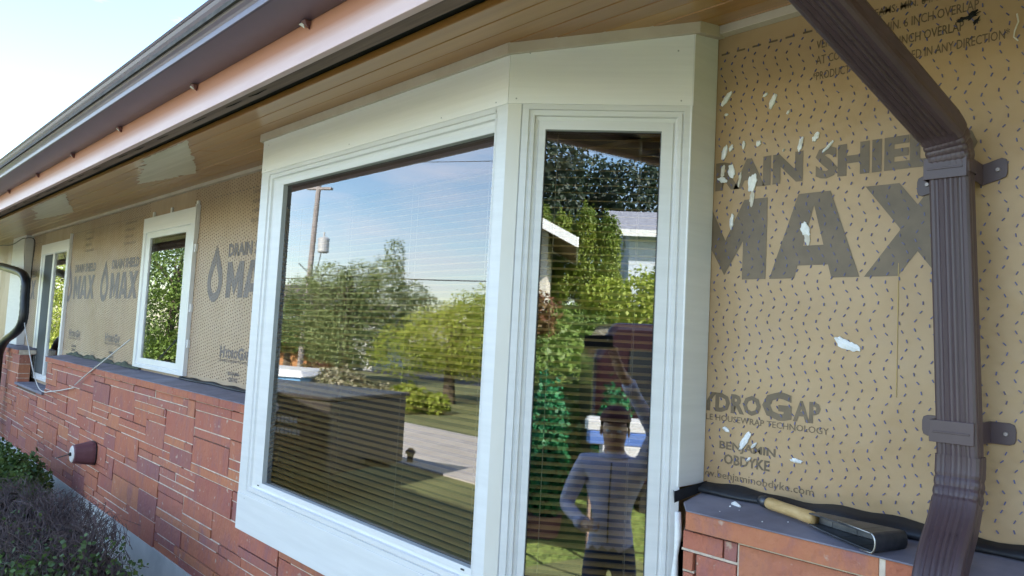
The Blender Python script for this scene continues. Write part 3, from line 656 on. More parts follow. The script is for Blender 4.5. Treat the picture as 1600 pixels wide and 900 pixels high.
# left angled face (turned away from the photo): frame and pane
lf = MB(); U2 = Vector((.217, -.18, 0)).normalized(); N2 = Vector((U2.y, -U2.x, 0)); L2 = math.hypot(.217, .18)
nested_frame(lf, (-1.915, .935, 0), U2, N2, [(0, L2, -.3908, .3602, .001), (.02, L2 - .02, -.383, .352, .001), (.022, L2 - .022, -.381, .350, -.004), (.045, L2 - .045, -.355, .322, -.004), (.046, L2 - .046, -.354, .321, -.014)])
lf.build('window_frame', M['white'], bayroot)
pn = MB(); o1 = Vector((-1.915, .935, 0)) - N2 * .0135; a = o1 + U2 * .046; c = o1 + U2 * (L2 - .046); pn.quad((a.x, a.y, -.354), (c.x, c.y, -.354), (c.x, c.y, .321), (a.x, a.y, .321)); pn.build('pane', M['glass'], bayroot)

# --- blinds (things of their own, hanging behind the glass)
def blind(org, U, Nn, u0, u1, ztop, zbot, rail_h, label, cords, group='brown slatted window blinds', seed=1, setback=.030):
    org, U, Nn = Vector(org), Vector(U), Vector(Nn); r = random.Random(seed)
    b0 = org + U * ((u0 + u1) / 2) - Nn * setback
    root = empty('window_blind', (b0.x * K, b0.y * K, zbot * K + H), label, 'blind', group)
    hr = MB(); c = org + U * ((u0 + u1) / 2) - Nn * setback + Vector((0, 0, ztop - rail_h / 2)); hr.obox(c, U * ((u1 - u0) / 2), Nn * .007, Vector((0, 0, rail_h / 2))); 
    if rail_h > .02: hr.obox(c + Vector((0, 0, -.004)) + Nn * .0085, U * ((u1 - u0) / 2), Nn * .001, Vector((0, 0, rail_h / 2 - .008)))
    hr.build('headrail', M['rail'], root, bevel=.001)
    s = MB(); pitch = .01195; z = ztop - rail_h - .006; W = .0070; tilt = math.radians(16)
    while z > zbot + .012:
        tt = tilt + r.uniform(-.03, .03); jz = r.uniform(-.0003, .0003); jr = r.uniform(-.0003, .0003)
        pts = []
        for k, (q, hgt) in enumerate(((-1, 0), (-.5, .0012), (0, .0017), (.5, .0012), (1, 0))):
            off = -Nn * (q * W * math.cos(tt)); zz = z + jz + q * W * math.sin(tt) + hgt
            a = org + U * u0 - Nn * setback + off; c2 = org + U * u1 - Nn * setback + off
            pts.append(((a.x, a.y, zz - jr), (c2.x, c2.y, zz + jr)))
        top = [p[0] for p in pts] + [p[1] for p in pts]
        s.add(top, [(k, k + 1, 6 + k, 5 + k) for k in range(4)])
        s.add([(p[0], p[1], p[2] - .0001) for p in top], [(5 + k, 6 + k, k + 1, k) for k in range(4)])
        z -= pitch
    s.build('slats', M['slat'], root)
    br_ = MB(); c = org + U * ((u0 + u1) / 2) - Nn * setback + Vector((0, 0, zbot + .006)); br_.obox(c, U * ((u1 - u0) / 2), Nn * .007, Vector((0, 0, .004))); br_.build('bottom_rail', M['rail'], root, bevel=.001)
    for f in cords:
        cdm = MB()
        for sgn in (1, -1):
            a = org + U * (u0 + (u1 - u0) * f + sgn * .0008) - Nn * (setback - sgn * .0074)
            cdm.tube([(a.x, a.y, ztop - rail_h), (a.x, a.y, zbot + .01)], .00045, 5)
        cdm.build('ladder_cord', M['cord'], root)
    return root
blind((0, .755, 0), (1, 0, 0), NF, -1.600, -.862, .3350, -.372, .066, 'wide brown slatted blind behind the big front pane of the bay', (.06, .36, .67, .955), seed=2)
blind((-.833, .755, 0), UA, NAng, .052, LA - .036, .3350, -.372, .016, 'narrow brown slatted blind behind the angled side pane of the bay', (.13, .80), seed=3)
blind((-1.915, .935, 0), U2, N2, .036, L2 - .036, .3350, -.372, .016, 'brown slatted blind behind the hidden left side pane of the bay', (.2, .8), seed=4)

# --- the two wall windows
def wall_window(x0, x1, z0, z1, head, panes, yb=.9995, yf=.985):
    m_ = MB(); fw = .0
    # outer box as nested frame with solid head board
    m_.box(x0, x1, yf - .0012, yb, z1 - head, z1)
    root = m_.build('window', M['white_board'], house, bevel=.0018)
    f = MB()
    zt = z1 - head - .0002
    u0, u1 = x0, x1
    a, b_, c, d = panes[0]
    nested_frame(f, (0, yf, 0), (1, 0, 0), NF, [(u0, u1, z0, zt, -.0145), (u0, u1, z0, zt, 0), (u0 + .030, u1 - .034, z0 + .012, zt - .0005, 0), (u0 + .032, u1 - .036, z0 + .014, zt - .0015, -.005), (u0 + .042, u1 - .044, z0 + .020, zt - .006, -.003), (min(p[0] for p in panes), max(p[1] for p in panes), c, d, -.0045), (min(p[0] for p in panes), max(p[1] for p in panes), c, d, -.013)])
    f.build('window_frame', M['vinyl'], root)
    for p, q in zip(panes[:-1], panes[1:]):
        mu = MB(); mu.box(p[1], q[0], yf + .002, yf + .016, c - .002, d + .002); mu.build('mullion', M['vinyl'], root, bevel=.0015)
    for (pa, pb_, pc, pd) in panes:
        g_ = MB(); g_.quad((pa, yf + .0095, pc), (pb_, yf + .0095, pc), (pb_, yf + .0095, pd), (pa, yf + .0095, pd)); g_.quad((pa, yf + .015, pc), (pb_, yf + .015, pc), (pb_, yf + .015, pd), (pa, yf + .015, pd)); g_.build('pane', M['glass'], root)
    return root
w2 = wall_window(-3.338, -2.757, -.202, .417, .060, [(-3.256, -2.850, -.162, .331)])
for x in (-3.26, -3.05, -2.775):
    t = MB(); t.box(x, x + .016, .992, .9995, .4175, .441); t.build('fixing_tab', M['vinyl'], w2, bevel=.0015)
for z in (.36, .25, .03, -.10):
    t = MB(); t.box(-2.7565, -2.748, .990, .9995, z, z + .03); t.build('fixing_tab', M['vinyl'], w2, bevel=.0015)
t = MB(); t.box(-2.7565, -2.750, .983, .9995, .30, .425); t.build('fixing_tab', M['vinyl'], w2)
w1 = wall_window(-5.268, -4.597, -.391, .411, .060, [(-5.176, -4.965, -.357, .346), (-4.925, -4.655, -.357, .346)])
t = MB(); t.box(-4.5965, -4.588, .986, .9995, .15, .44); t.build('fixing_tab', M['vinyl'], w1)
# dark insect screen in the left half of the far window
s_ = MB(); s_.box(-5.174, -4.967, .9885, .990, -.355, .344); M['screen'] = mat('grey_insect_screen', (.07, .08, .085), rough=.7); s_.build('insect_screen', M['screen'], w1)
# curtains/blinds of the far windows
def shade(x0, x1, z0, z1, label, y=1.03):
    m_ = MB(); n = 30
    for i in range(n):
        z = z1 - (z1 - z0) * i / n
        m_.hexa([(x0, y, z - .0075), (x1, y, z - .0075), (x1, y + .004, z - .0055), (x0, y + .004, z - .0055), (x0, y, z - .0045), (x1, y, z - .0045), (x1, y + .004, z - .0025), (x0, y + .004, z - .0025)])
    m_.box(x0, x1, y - .002, y + .008, z1, z1 + .012)
    return tag(m_.build('window_blind', M['rail']), label, 'blind', 'brown slatted window blinds')
shade(-3.27, -2.82, .18, .34, 'half raised dark blind behind the glass of the middle window')
shade(-4.93, -4.64, .20, .345, 'half raised dark blind behind the right half of the far window')

# ================================================================== DOWNSPOUTS
def rect_ring(c, wx, dy, W, Dp, flute=0.0):
    """ring of a fluted rectangular pipe: c centre, wx width axis, dy depth axis (towards the street)"""
    pts = []; nW = 16
    rr = min(W, Dp) * .22
    prof_ = []
    for i in range(nW + 1):
        t = i / nW; x = -W / 2 + rr + (W - 2 * rr) * t; f_ = flute * (0.5 - .5 * math.cos(2 * math.pi * t * 5)); prof_.append((x, Dp / 2 - f_))
    for a in (60, 30): prof_.append((W / 2 - rr + rr * math.cos(math.radians(a)), Dp / 2 - rr + rr * math.sin(math.radians(a))))
    prof_.append((W / 2, Dp / 2 - rr)); prof_.append((W / 2 - flute * .6, 0)); prof_.append((W / 2, -Dp / 2 + rr))
    for a in (-30, -60): prof_.append((W / 2 - rr + rr * math.cos(math.radians(a)), -Dp / 2 + rr + rr * math.sin(math.radians(a))))
    prof_.append((W / 2 - rr, -Dp / 2)); prof_.append((-W / 2 + rr, -Dp / 2))
    for a in (240, 210): prof_.append((-W / 2 + rr + rr * math.cos(math.radians(a)), -Dp / 2 + rr + rr * math.sin(math.radians(a))))
    prof_.append((-W / 2, -Dp / 2 + rr)); prof_.append((-W / 2 + flute * .6, 0)); prof_.append((-W / 2, Dp / 2 - rr))
    for a in (150, 120): prof_.append((-W / 2 + rr + rr * math.cos(math.radians(a)), Dp / 2 - rr + rr * math.sin(math.radians(a))))
    return [Vector(c) + wx * a + dy * b_ for a, b_ in prof_]
def fluted_pipe(path, W, Dp, flute, scales=None, wref=Vector((1, 0, 0))):
    m_ = MB(); n = len(path); rings = []
    for i, p in enumerate(path):
        d = (Vector(path[min(i + 1, n - 1)]) - Vector(path[max(i - 1, 0)])).normalized()
        wx = (wref - d * wref.dot(d)).normalized(); dy = d.cross(wx)
        if dy.y > 0: dy = -dy
        s_ = scales[i] if scales else 1
        rings.append(rect_ring(p, wx, dy, W * s_, Dp * s_, flute))
    k = len(rings[0]); vs = [q for r in rings for q in r]
    fs = [(i * k + j, i * k + (j + 1) % k, (i + 1) * k + (j + 1) % k, (i + 1) * k + j) for i in range(n - 1) for j in range(k)]
    m_.add(vs, fs); return m_
def bez(p0, p1, p2, n):
    p0, p1, p2 = map(Vector, (p0, p1, p2)); return [((1 - t) ** 2) * p0 + 2 * t * (1 - t) * p1 + t * t * p2 for t in [i / n for i in range(n + 1)]]
ds = empty('downspout', (-.262 * K, .955 * K, .1), 'ribbed brown metal downspout bending down from the gutter past the printed housewrap', 'downspout', 'downspouts on the house front')
YD = .950
top_out = Vector((-.375, .478, .468)); bend1 = Vector((-.2740, YD, .2550)); straight0 = Vector((-.2735, YD, .2250)); straight1 = Vector((-.2610, YD, -.118)); 
dS = (top_out - bend1).normalized(); e0 = bend1 + dS * .044
elb = bez(e0, bend1 + Vector((0, 0, .006)), straight0 - Vector((0, 0, .010)), 22)
scl = [1.03 - (.045 if (i % 3 == 0 and 7 < i < 21) else 0) for i in range(23)]
fluted_pipe(elb, .0442, .0325, .0006, scl).build('upper_elbow', M['spout'], ds, smooth=False)
sp_ = [e0 + dS * t for t in (-.012, .0, .05, .15, .3, .5)]; sp_[-1] = e0 + dS * ((top_out - e0).length)
fluted_pipe(sp_, .0465, .0350, .0022).build('sloped_pipe', M['spout'], ds)
fluted_pipe([straight0 - Vector((0, 0, .004)), straight0 - Vector((0, 0, .010)), straight0.lerp(straight1, .5), straight1], .0425, .0300, .0018).build('straight_pipe', M['spout'], ds)
lowb = Vector((-.2605, YD, -.160)); low1 = Vector((-.2600, .905, -.196))
el2 = bez(straight1 + Vector((0, 0, .012)), lowb, low1, 24); scl2 = [1.035 - (.045 if (i % 3 == 0 and 3 < i < 15) else 0) for i in range(25)]
fluted_pipe(el2, .0445, .0325, .0016, scl2).build('lower_elbow', M['spout'], ds)
ep = bez(low1 - Vector((0, -.004, -.003)), Vector((-.259, .868, -.226)), Vector((-.259, .866, -.262)), 14) + [Vector((-.259, .866, -.6)), Vector((-.259, .866, -.93))]
fluted_pipe(ep, .0462, .0340, .0022).build('lower_pipe', M['spout'], ds)
def strap(zc, tl, xc, zr):
    m_ = MB(); h_ = .0125
    def ear(x0, x1, za, zb):
        n_ = 6; pts = []
        sgn = 1 if x1 > x0 else -1
        pts = [(x0, za - h_), (x1 - sgn * .006, zb - h_), (x1 - sgn * .0015, zb - h_ + .002), (x1, zb - h_ + .007), (x1, zb + h_ - .007), (x1 - sgn * .0015, zb + h_ - .002), (x1 - sgn * .006, zb + h_), (x0, za + h_)]
        if sgn < 0: pts = pts[::-1]
        m_.prism([(a, .9968, c) for a, c in pts], (0, .0022, 0))
    ear(xc - .0215, xc - .050, zc, zc - tl); ear(xc + .0215, xc + .0475, zc, zc + tl)
    W2, Dp2 = .0450, .0330
    m_.box(xc - W2 / 2, xc + W2 / 2, YD - Dp2 / 2 - .0006, YD - Dp2 / 2 + .0008, zc - h_, zc + h_)
    m_.box(xc - W2 / 2 - .0002, xc - W2 / 2 + .0012, YD - Dp2 / 2 + .0009, .9966, zc - h_, zc + h_); m_.box(xc + W2 / 2 - .0012, xc + W2 / 2 + .0002, YD - Dp2 / 2 + .0009, .9966, zc - h_, zc + h_)
    m_.box(xc - W2 / 2 + .004, xc + W2 / 2 - .004, YD - Dp2 / 2 - .0016, YD - Dp2 / 2 - .0007, zc - .0018, zc + .0005)
    s_ = m_.build('strap', M['spout'], ds, bevel=.0012)
    for sx in (-.038, .038):
        q = MB(); q.tube([(xc + sx, .9966, zc + (tl if sx > 0 else -tl) * .75), (xc + sx, .9945, zc + (tl if sx > 0 else -tl) * .75)], [.0028, .0022], 10); q.build('screw', M['steel'], s_)
strap(.2215, .006, -.2760, 0); strap(-.0805, .0, -.2660, 0)

bd = MB()
pth = [(-7.2, .60, .458), (-6.6, .70, .40), (-6.0, .80, .30), (-5.80, .85, .289), (-5.43, .86, .258), (-5.14, .87, .225), (-5.03, .875, .18), (-5.01, .875, .10), (-4.99, .875, -.02), (-5.02, .87, -.085), (-5.13, .86, -.13), (-5.33, .855, -.175), (-5.46, .85, -.25), (-5.48, .85, -.35), (-5.48, .85, -.7), (-5.48, .85, -.93)]
P = []
for i in range(len(pth) - 1):
    a = Vector(pth[max(i - 1, 0)]); b_ = Vector(pth[i]); c = Vector(pth[i + 1]); d = Vector(pth[min(i + 2, len(pth) - 1)])
    for k in range(6):
        t = k / 6; P.append(.5 * ((2 * b_) + (-a + c) * t + (2 * a - 5 * b_ + 4 * c - d) * t * t + (-a + 3 * b_ - 3 * c + d) * t ** 3))
P.append(Vector(pth[-1]))
bd.tube(P, [.0235 + (.0012 if i % 2 else 0) for i in range(len(P))], 12)
bd_o = bd.build('downspout', M['black_pipe'], smooth=True); tag(bd_o, 'black plastic downspout curving down beside the far corner panel of the house', 'downspout', 'downspouts on the house front')

# ================================================================== SMALL THINGS ON THE WALL
fc = empty('faucet_cover', (-3.466 * K, .905 * K, -.574 * K + H), 'maroon cone shaped faucet cover with a thin rod on the red brick', 'faucet cover')
m_ = MB(); cx, cz = -3.466, -.574
def ring_sq(y, r, n=20, pw=3.2):
    out = []
    for k in range(n):
        a = 2 * math.pi * k / n; c, s = math.cos(a), math.sin(a); q = (abs(c) ** pw + abs(s) ** pw) ** (-1 / pw); out.append((cx + c * q * r, y, cz + s * q * r))
    return out
rs = [ring_sq(.899, .0475), ring_sq(.888, .0475), ring_sq(.826, .036), ring_sq(.822, .032)]
vs = [p for r in rs for p in r]; n = 20
m_.add(vs, [(i * n + k, i * n + (k + 1) % n, (i + 1) * n + (k + 1) % n, (i + 1) * n + k) for i in range(3) for k in range(n)] + [tuple(3 * n + k for k in range(n))])
m_.build('cover_body', M['maroon'], fc)
m_ = MB(); rs = [ring_sq(.9025, .0495), ring_sq(.8985, .0495)]; m_.add([p for r in rs for p in r], [(k, (k + 1) % n, n + (k + 1) % n, n + k) for k in range(n)] + [tuple(n + k for k in range(n))]); m_.build('rim_gasket', M['black_pipe'], fc)
m_ = MB(); rs = [ring_sq(.8225, .034, pw=2), ring_sq(.8185, .030, pw=2)]; m_.add([p for r in rs for p in r], [(k, (k + 1) % n, n + (k + 1) % n, n + k) for k in range(n)] + [tuple(n + k for k in range(n))]); m_.build('end_cap', M['white_cable'], fc)
m_ = MB(); m_.tube([(cx, .819, cz), (cx, .812, cz)], .008, 10); m_.tube([(cx, .812, cz), (cx - .03, .772, cz - .018)], .0022, 6); m_.build('rod', M['black_cable'], fc)

def cable(name, pts, r, material, label, cat):
    pts = [Vector(p) for p in pts]; P = []
    for i in range(len(pts) - 1):
        a, b_, c, d = pts[max(i - 1, 0)], pts[i], pts[i + 1], pts[min(i + 2, len(pts) - 1)]
        for k in range(6): t = k / 6; P.append(.5 * ((2 * b_) + (-a + c) * t + (2 * a - 5 * b_ + 4 * c - d) * t * t + (-a + 3 * b_ - 3 * c + d) * t ** 3))
    P.append(pts[-1]); m_ = MB(); m_.tube(P, r, 6); return tag(m_.build(name, material, smooth=True), label, cat)
cable('white_cable', [(-5.33, .905, .452), (-5.20, .885, .33), (-5.08, .88, .15), (-4.99, .88, -.047), (-4.80, .88, -.20), (-4.634, .88, -.314), (-4.479, .88, -.386), (-4.36, .885, -.40), (-4.248, .885, -.388), (-4.071, .888, -.367), (-3.841, .893, -.335)], .0026, M['white_cable'], 'thin white cable hanging in a loop over the brick below the far window', 'cable')
cable('stick', [(-3.80, .889, -.318), (-3.613, .887, -.257), (-3.349, .895, -.168), (-3.13, .91, -.085)], .0028, M['white_cable'], 'thin pale stick leaning across the ledge towards the middle window', 'stick')
cable('black_wire', [(-6.6, .93, .46), (-6.151, .91, .451), (-5.795, .90, .431), (-5.6, .90, .434), (-5.487, .90, .443), (-5.38, .91, .453), (-5.31, .95, .44), (-5.33, .953, .30), (-5.33, .953, .05)], .0030, M['black_cable'], 'thin black wire running under the soffit past the far corner panel', 'wire')

# hand tool lying on the ledge
tl = empty('hand_tool', (-.41 * K, .935 * K, -.213 * K + H), 'dark folded metal roofing tool with a worn wooden grip lying on the grey ledge', 'tool')
axd = Vector((.176, -.058, -.0055)).normalized(); sd_ = Vector((-axd.y, axd.x, 0)).normalized(); upv = axd.cross(sd_); upv = upv if upv.z > 0 else -upv
o_ = Vector((-.500, .960, -.2045))
m_ = MB(); m_.tube([o_ + axd * t for t in (-.006, 0, .008)], [.0065, .0080, .0080], 12); m_.build('butt_cap', M['dark_steel'], tl, smooth=True)
m_ = MB(); m_.tube([o_ + axd * t for t in (.008, .012, .035, .06, .083, .088)], [.0072, .0080, .0076, .0078, .0084, .0078], 14); m_.build('grip', M['grip'], tl, smooth=True)
m_ = MB()
def sec(t, hw, hh, c_off=0):   # flattened channel section centre line points (open to the viewer side)
    c = o_ + axd * t + sd_ * c_off; return c, hw, hh
secs = [(.085, .0085, .0075, 0), (.105, .0120, .0088, .001), (.135, .0170, .0098, .003), (.165, .0240, .0105, .007), (.182, .0270, .0108, .009)]
th = .0018
top_, bot_ = [], []
for a, b_ in zip(secs[:-1], secs[1:]):
    (c0, w0, h0), (c1, w1, h1) = sec(*a), sec(*b_)
    for s0, s1 in ((.0, 1),):
        m_.hexa([c0 - sd_ * w0 + upv * (h0 - th), c1 - sd_ * w1 + upv * (h1 - th), c1 + sd_ * w1 + upv * (h1 - th), c0 + sd_ * w0 + upv * (h0 - th), c0 - sd_ * w0 + upv * h0, c1 - sd_ * w1 + upv * h1, c1 + sd_ * w1 + upv * h1, c0 + sd_ * w0 + upv * h0])
        m_.hexa([c0 - sd_ * w0 * .9 - upv * h0, c1 - sd_ * w1 * .9 - upv * h1, c1 + sd_ * w1 - upv * h1, c0 + sd_ * w0 - upv * h0, c0 - sd_ * w0 * .9 - upv * (h0 - th), c1 - sd_ * w1 * .9 - upv * (h1 - th), c1 + sd_ * w1 - upv * (h1 - th), c0 + sd_ * w0 - upv * (h0 - th)])
        m_.hexa([c0 + sd_ * (w0 - th) - upv * (h0 - th), c1 + sd_ * (w1 - th) - upv * (h1 - th), c1 + sd_ * w1 - upv * (h1 - th), c0 + sd_ * w0 - upv * (h0 - th), c0 + sd_ * (w0 - th) + upv * (h0 - th), c1 + sd_ * (w1 - th) + upv * (h1 - th), c1 + sd_ * w1 + upv * (h1 - th), c0 + sd_ * w0 + upv * (h0 - th)])
m_.build('channel_blade', M['dark_steel'], tl, bevel=.0012)
c, w_, h_ = sec(*secs[-1]); m_ = MB()
pts = [c + axd * (.0008 + .006 * math.sin(a)) + upv * (h_ * math.cos(a)) for a in [math.pi * i / 10 for i in range(11)]]
for sgn, mt, rad in ((-1, 0, .0),):
    vs = []
    for p in pts: vs += [p - sd_ * w_, p + sd_ * w_]
    m_.add(vs, [(2 * i, 2 * i + 1, 2 * i + 3, 2 * i + 2) for i in range(10)])
m_.build('end_fold', M['dark_steel'], tl, smooth=True)
m_ = MB(); m_.tube([p - sd_ * w_ for p in pts] + [c - sd_ * w_ - upv * h_ - axd * .012], .0010, 6); m_.tube([c - sd_ * w_ * 1.0 + upv * h_ - axd * .05 - sd_ * -.006, c - sd_ * w_ + upv * h_], .0007, 5); m_.build('bright_edge', M['edge_steel'], tl, smooth=True)
# crumbs of plaster on the ledge
cr = MB()
for i in range(5):
    x = rnd.choice([-.545, -.54, -.50, -.46, -.55, -.37, -.42, -.52, -.48]) + rnd.uniform(-.01, .01); y = rnd.uniform(.90, .955); r_ = rnd.uniform(.0006, .0018); z = -.224 + (y - .892) * .1
    cr.tube([(x, y, z), (x + r_ * .5, y, z + r_)], [r_, r_ * .4], 5)
cr.tube([(-.546, .957, -.2165), (-.540, .955, -.2150), (-.530, .952, -.2168)], [.0015, .0035, .0015], 7)
tag(cr.build('plaster_crumbs', M['plaster']), 'small white plaster crumbs scattered on the grey brick ledge', 'plaster crumbs', kind='stuff')

# ================================================================== SHRUBS
def leaf_cloud(centers, n, size, seed, squash=.8, flat=.5):
    """list of (centre, radii) ellipsoids in metres; leaf quads near their surfaces and inside"""
    r = np.random.RandomState(seed); V = []; F = []
    wts = np.array([c[1][0] * c[1][1] + c[1][0] * c[1][2] for c in centers]); wts = wts / wts.sum()
    idx = r.choice(len(centers), n, p=wts)
    for i in range(n):
        c, rad = centers[idx[i]]; d = r.normal(size=3); d /= np.linalg.norm(d); q = r.uniform(.55, 1.08) ** .6
        lump = 1 + .22 * mnoise.noise(Vector((d[0] * 2.3 + idx[i] * 7, d[1] * 2.3, d[2] * 2.3))) + .12 * mnoise.noise(Vector((d[0] * 6, d[1] * 6 + idx[i], d[2] * 6)))
        p = np.array(c) + d * np.array(rad) * q * lump
        nn = d + r.normal(size=3) * .9; nn /= np.linalg.norm(nn); t = np.cross(nn, r.normal(size=3)); t /= np.linalg.norm(t); b_ = np.cross(nn, t)
        s = size * r.uniform(.6, 1.3); k = len(V)
        V += [tuple(p - t * s), tuple(p + b_ * s * squash * flat), tuple(p + t * s), tuple(p - b_ * s * squash * flat)]; F.append((k, k + 1, k + 2, k + 3))
    return V, F
def leaf_mat(name, c1, c2, scale=.8, trans=.25, rough=.55):
    m = mat(name, c1, c2, scale=scale, rough=rough, detail=3, lo=.35, hi=.65)
    n = m.node_tree.nodes; l = m.node_tree.links; p = n['Principled BSDF']
    tr = n.new('ShaderNodeBsdfTranslucent'); src = p.inputs['Base Color'].links[0].from_socket; l.new(src, tr.inputs[0])
    mx_ = n.new('ShaderNodeMixShader'); mx_.inputs[0].default_value = trans
    l.new(p.outputs[0], mx_.inputs[1]); l.new(tr.outputs[0], mx_.inputs[2]); l.new(mx_.outputs[0], n['Material Output'].inputs[0])
    return m
M['leaf_shrub'] = leaf_mat('dark_shrub_leaf', (.03, .07, .015), (.11, .18, .04), scale=6)
M['leaf_box'] = leaf_mat('boxwood_leaf', (.025, .05, .015), (.10, .17, .04), scale=9)
M['twig'] = mat('bare_grey_twig', (.06, .044, .044), (.19, .145, .14), scale=9, rough=.9, lo=.35, hi=.7)
def leafmesh(name, V, F, material, parent=None):
    m_ = MB(); m_.v = V; m_.f = F; m_.m = [0] * len(F); m_.t = [0] * len(F)
    return m_.build(name, material, parent, scale=1, zoff=0)
# green shrub further along the wall
sx, sy = -3.78 * K, .66 * K
ZB = .25
sh = empty('shrub', (sx, sy, .1), 'leafy dark green rounded shrub against the pale foundation', 'shrub', 'shrubs in the planting bed')
V, F = leaf_cloud([((sx, sy, .67), (.42, .30, .36)), ((sx - .35, sy - .1, .67), (.42, .3, .36)), ((sx + .2, sy, .61), (.30, .26, .30)), ((sx - .9, sy - .1, .65), (.4, .3, .36))], 17000, .019, 11, flat=.9)
leafmesh('foliage', V, F, M['leaf_shrub'], sh)
m_ = MB()
for i in range(9):
    a = rnd.uniform(0, 6.28); m_.tube([(sx, sy, .08), (sx + .12 * math.cos(a), sy + .1 * math.sin(a), .55), (sx + .3 * math.cos(a), sy + .22 * math.sin(a), .85)], [.012, .008, .003], 5)
m_.build('stem', M['twig'], sh, scale=1, zoff=0)
# nearly bare clipped shrub in front
bx_, by_ = -2.66 * K, .52 * K
sh = empty('shrub', (bx_, by_, .1), 'nearly bare clipped grey twiggy shrub with a few green leaves at its right end', 'shrub', 'shrubs in the planting bed')
m_ = MB(); r = random.Random(5)
def top_h(x, y):
    return 1.04 + .055 * mnoise.noise(Vector((x * 3, y * 3, 0))) + .02 * mnoise.noise(Vector((x * 11, y * 11, 3)))
ax_, ay_ = 1.10, .42
for i in range(7500):
    a = r.uniform(0, 2 * math.pi); q = math.sqrt(r.random()); ex = (abs(math.cos(a)) ** 3 + abs(math.sin(a)) ** 3) ** (-1 / 3)
    x = bx_ + ax_ * q * math.cos(a) * ex; y = by_ + ay_ * q * math.sin(a) * ex
    edge = max(0, q - .78) / .22; zt = top_h(x, y) - .42 * edge ** 2.2
    z = zt - (r.random() ** 1.7) * (.42 if q < .8 else .62)
    if z < .3: z = .3
    if r.random() < .07: z = zt + r.uniform(0, .035)
    dirv = Vector((math.cos(a) * q * .4 + r.gauss(0, .6), math.sin(a) * q * .5 + r.gauss(0, .5), r.uniform(.1, 1.3))).normalized()
    Ln = r.uniform(.05, .12); p = Vector((x, y, z)); p2 = p - dirv * Ln * .5 + Vector((r.gauss(0, .012), r.gauss(0, .012), r.gauss(0, .010))); p3 = p - dirv * Ln - Vector((0, 0, .015))
    tk = r.uniform(.0011, .0026) * (1.8 if r.random() < .06 else 1)
    m_.tube([p3, p2, p], [tk, tk * .75, tk * .35], 3, cap=False)
for i in range(26):
    a = r.uniform(0, 6.28); q = r.uniform(.1, .85); x = bx_ + ax_ * q * math.cos(a); y = by_ + ay_ * q * math.sin(a)
    m_.tube([(bx_ + (x - bx_) * .5, by_ + (y - by_) * .5, .08), (x * .7 + bx_ * .3, y * .7 + by_ * .3, .58), (x, y, .88)], [.016, .011, .005], 5)
m_.build('twigs', M['twig'], sh, scale=1, zoff=0)
V, F = leaf_cloud([((bx_ + 1.02, by_ + .02, .86), (.17, .30, .24)), ((bx_ + .86, by_ - .2, .74), (.3, .2, .28))], 1500, .013, 21, flat=.9)
V2, F2 = leaf_cloud([((bx_ - .2, by_ - .1, .76), (1.10, .36, .30))], 2300, .012, 22, flat=.9)
k = len(V); leafmesh('foliage', V + V2, F + [tuple(q + k for q in f) for f in F2], M['leaf_box'], sh)
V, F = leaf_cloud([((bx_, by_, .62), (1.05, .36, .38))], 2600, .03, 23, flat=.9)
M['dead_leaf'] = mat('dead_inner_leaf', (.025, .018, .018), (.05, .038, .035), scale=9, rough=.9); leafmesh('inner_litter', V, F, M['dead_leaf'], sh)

# ================================================================== WHAT THE GLASS REFLECTS: street side of the plot
def trunk_mesh(x, y, h, r0, z0=-.1, seed=1, nl=6, spread=1.2):
    m_ = MB(); r = random.Random(seed); m_.tube([(x, y, z0), (x + r.uniform(-.1, .1), y, h * .35), (x + r.uniform(-.2, .2), y + r.uniform(-.2, .2), h * .75)], [r0 * 1.3, r0, r0 * .4], 8)
    for i in range(nl):
        a = r.uniform(0, 6.28); hz = h * r.uniform(.25, .6); m_.tube([(x, y, hz), (x + spread * .5 * math.cos(a), y + spread * .5 * math.sin(a), hz + h * .12), (x + spread * math.cos(a), y + spread * math.sin(a), hz + h * .25)], [r0 * .45, r0 * .3, r0 * .1], 5)
    return m_
def tree(name, x, y, h, ells, n, size, material, label, group, seed, cat='tree', r0=.18, z0=0, flat=.6):
    root = empty(name, (x, y, z0), label, cat, group)
    t = trunk_mesh(x, y, h, r0, z0 - .1, seed, spread=h * .22); t.build('trunk', M['bark_trunk'], root, scale=1, zoff=0)
    V, F = leaf_cloud([((x + c[0], y + c[1], z0 + c[2]), rd) for c, rd in ells], n, size, seed, flat=flat)
    leafmesh('crown', V, F, material, root); return root
M['leaf_green'] = leaf_mat('maple_leaf_green', (.08, .15, .025), (.20, .29, .05), scale=.5)
M['leaf_yellow'] = leaf_mat('yellow_green_leaf', (.24, .31, .03), (.38, .42, .06), scale=.5)
M['leaf_grey'] = leaf_mat('grey_green_leaf', (.11, .16, .055), (.24, .30, .11), scale=.5)
M['leaf_dark'] = leaf_mat('dark_conifer_leaf', (.009, .022, .012), (.028, .055, .024), scale=.6)
M['leaf_cedar'] = leaf_mat('cedar_hedge_leaf', (.09, .15, .012), (.20, .26, .03), scale=.9)
M['leaf_red'] = leaf_mat('red_tinged_leaf', (.14, .05, .02), (.16, .14, .04), scale=1.5)
M['leaf_bloom'] = leaf_mat('pale_flowering_leaf', (.10, .12, .04), (.42, .38, .26), scale=5)
TG = 'trees reflected in the wide pane'
def W(px_off): pass
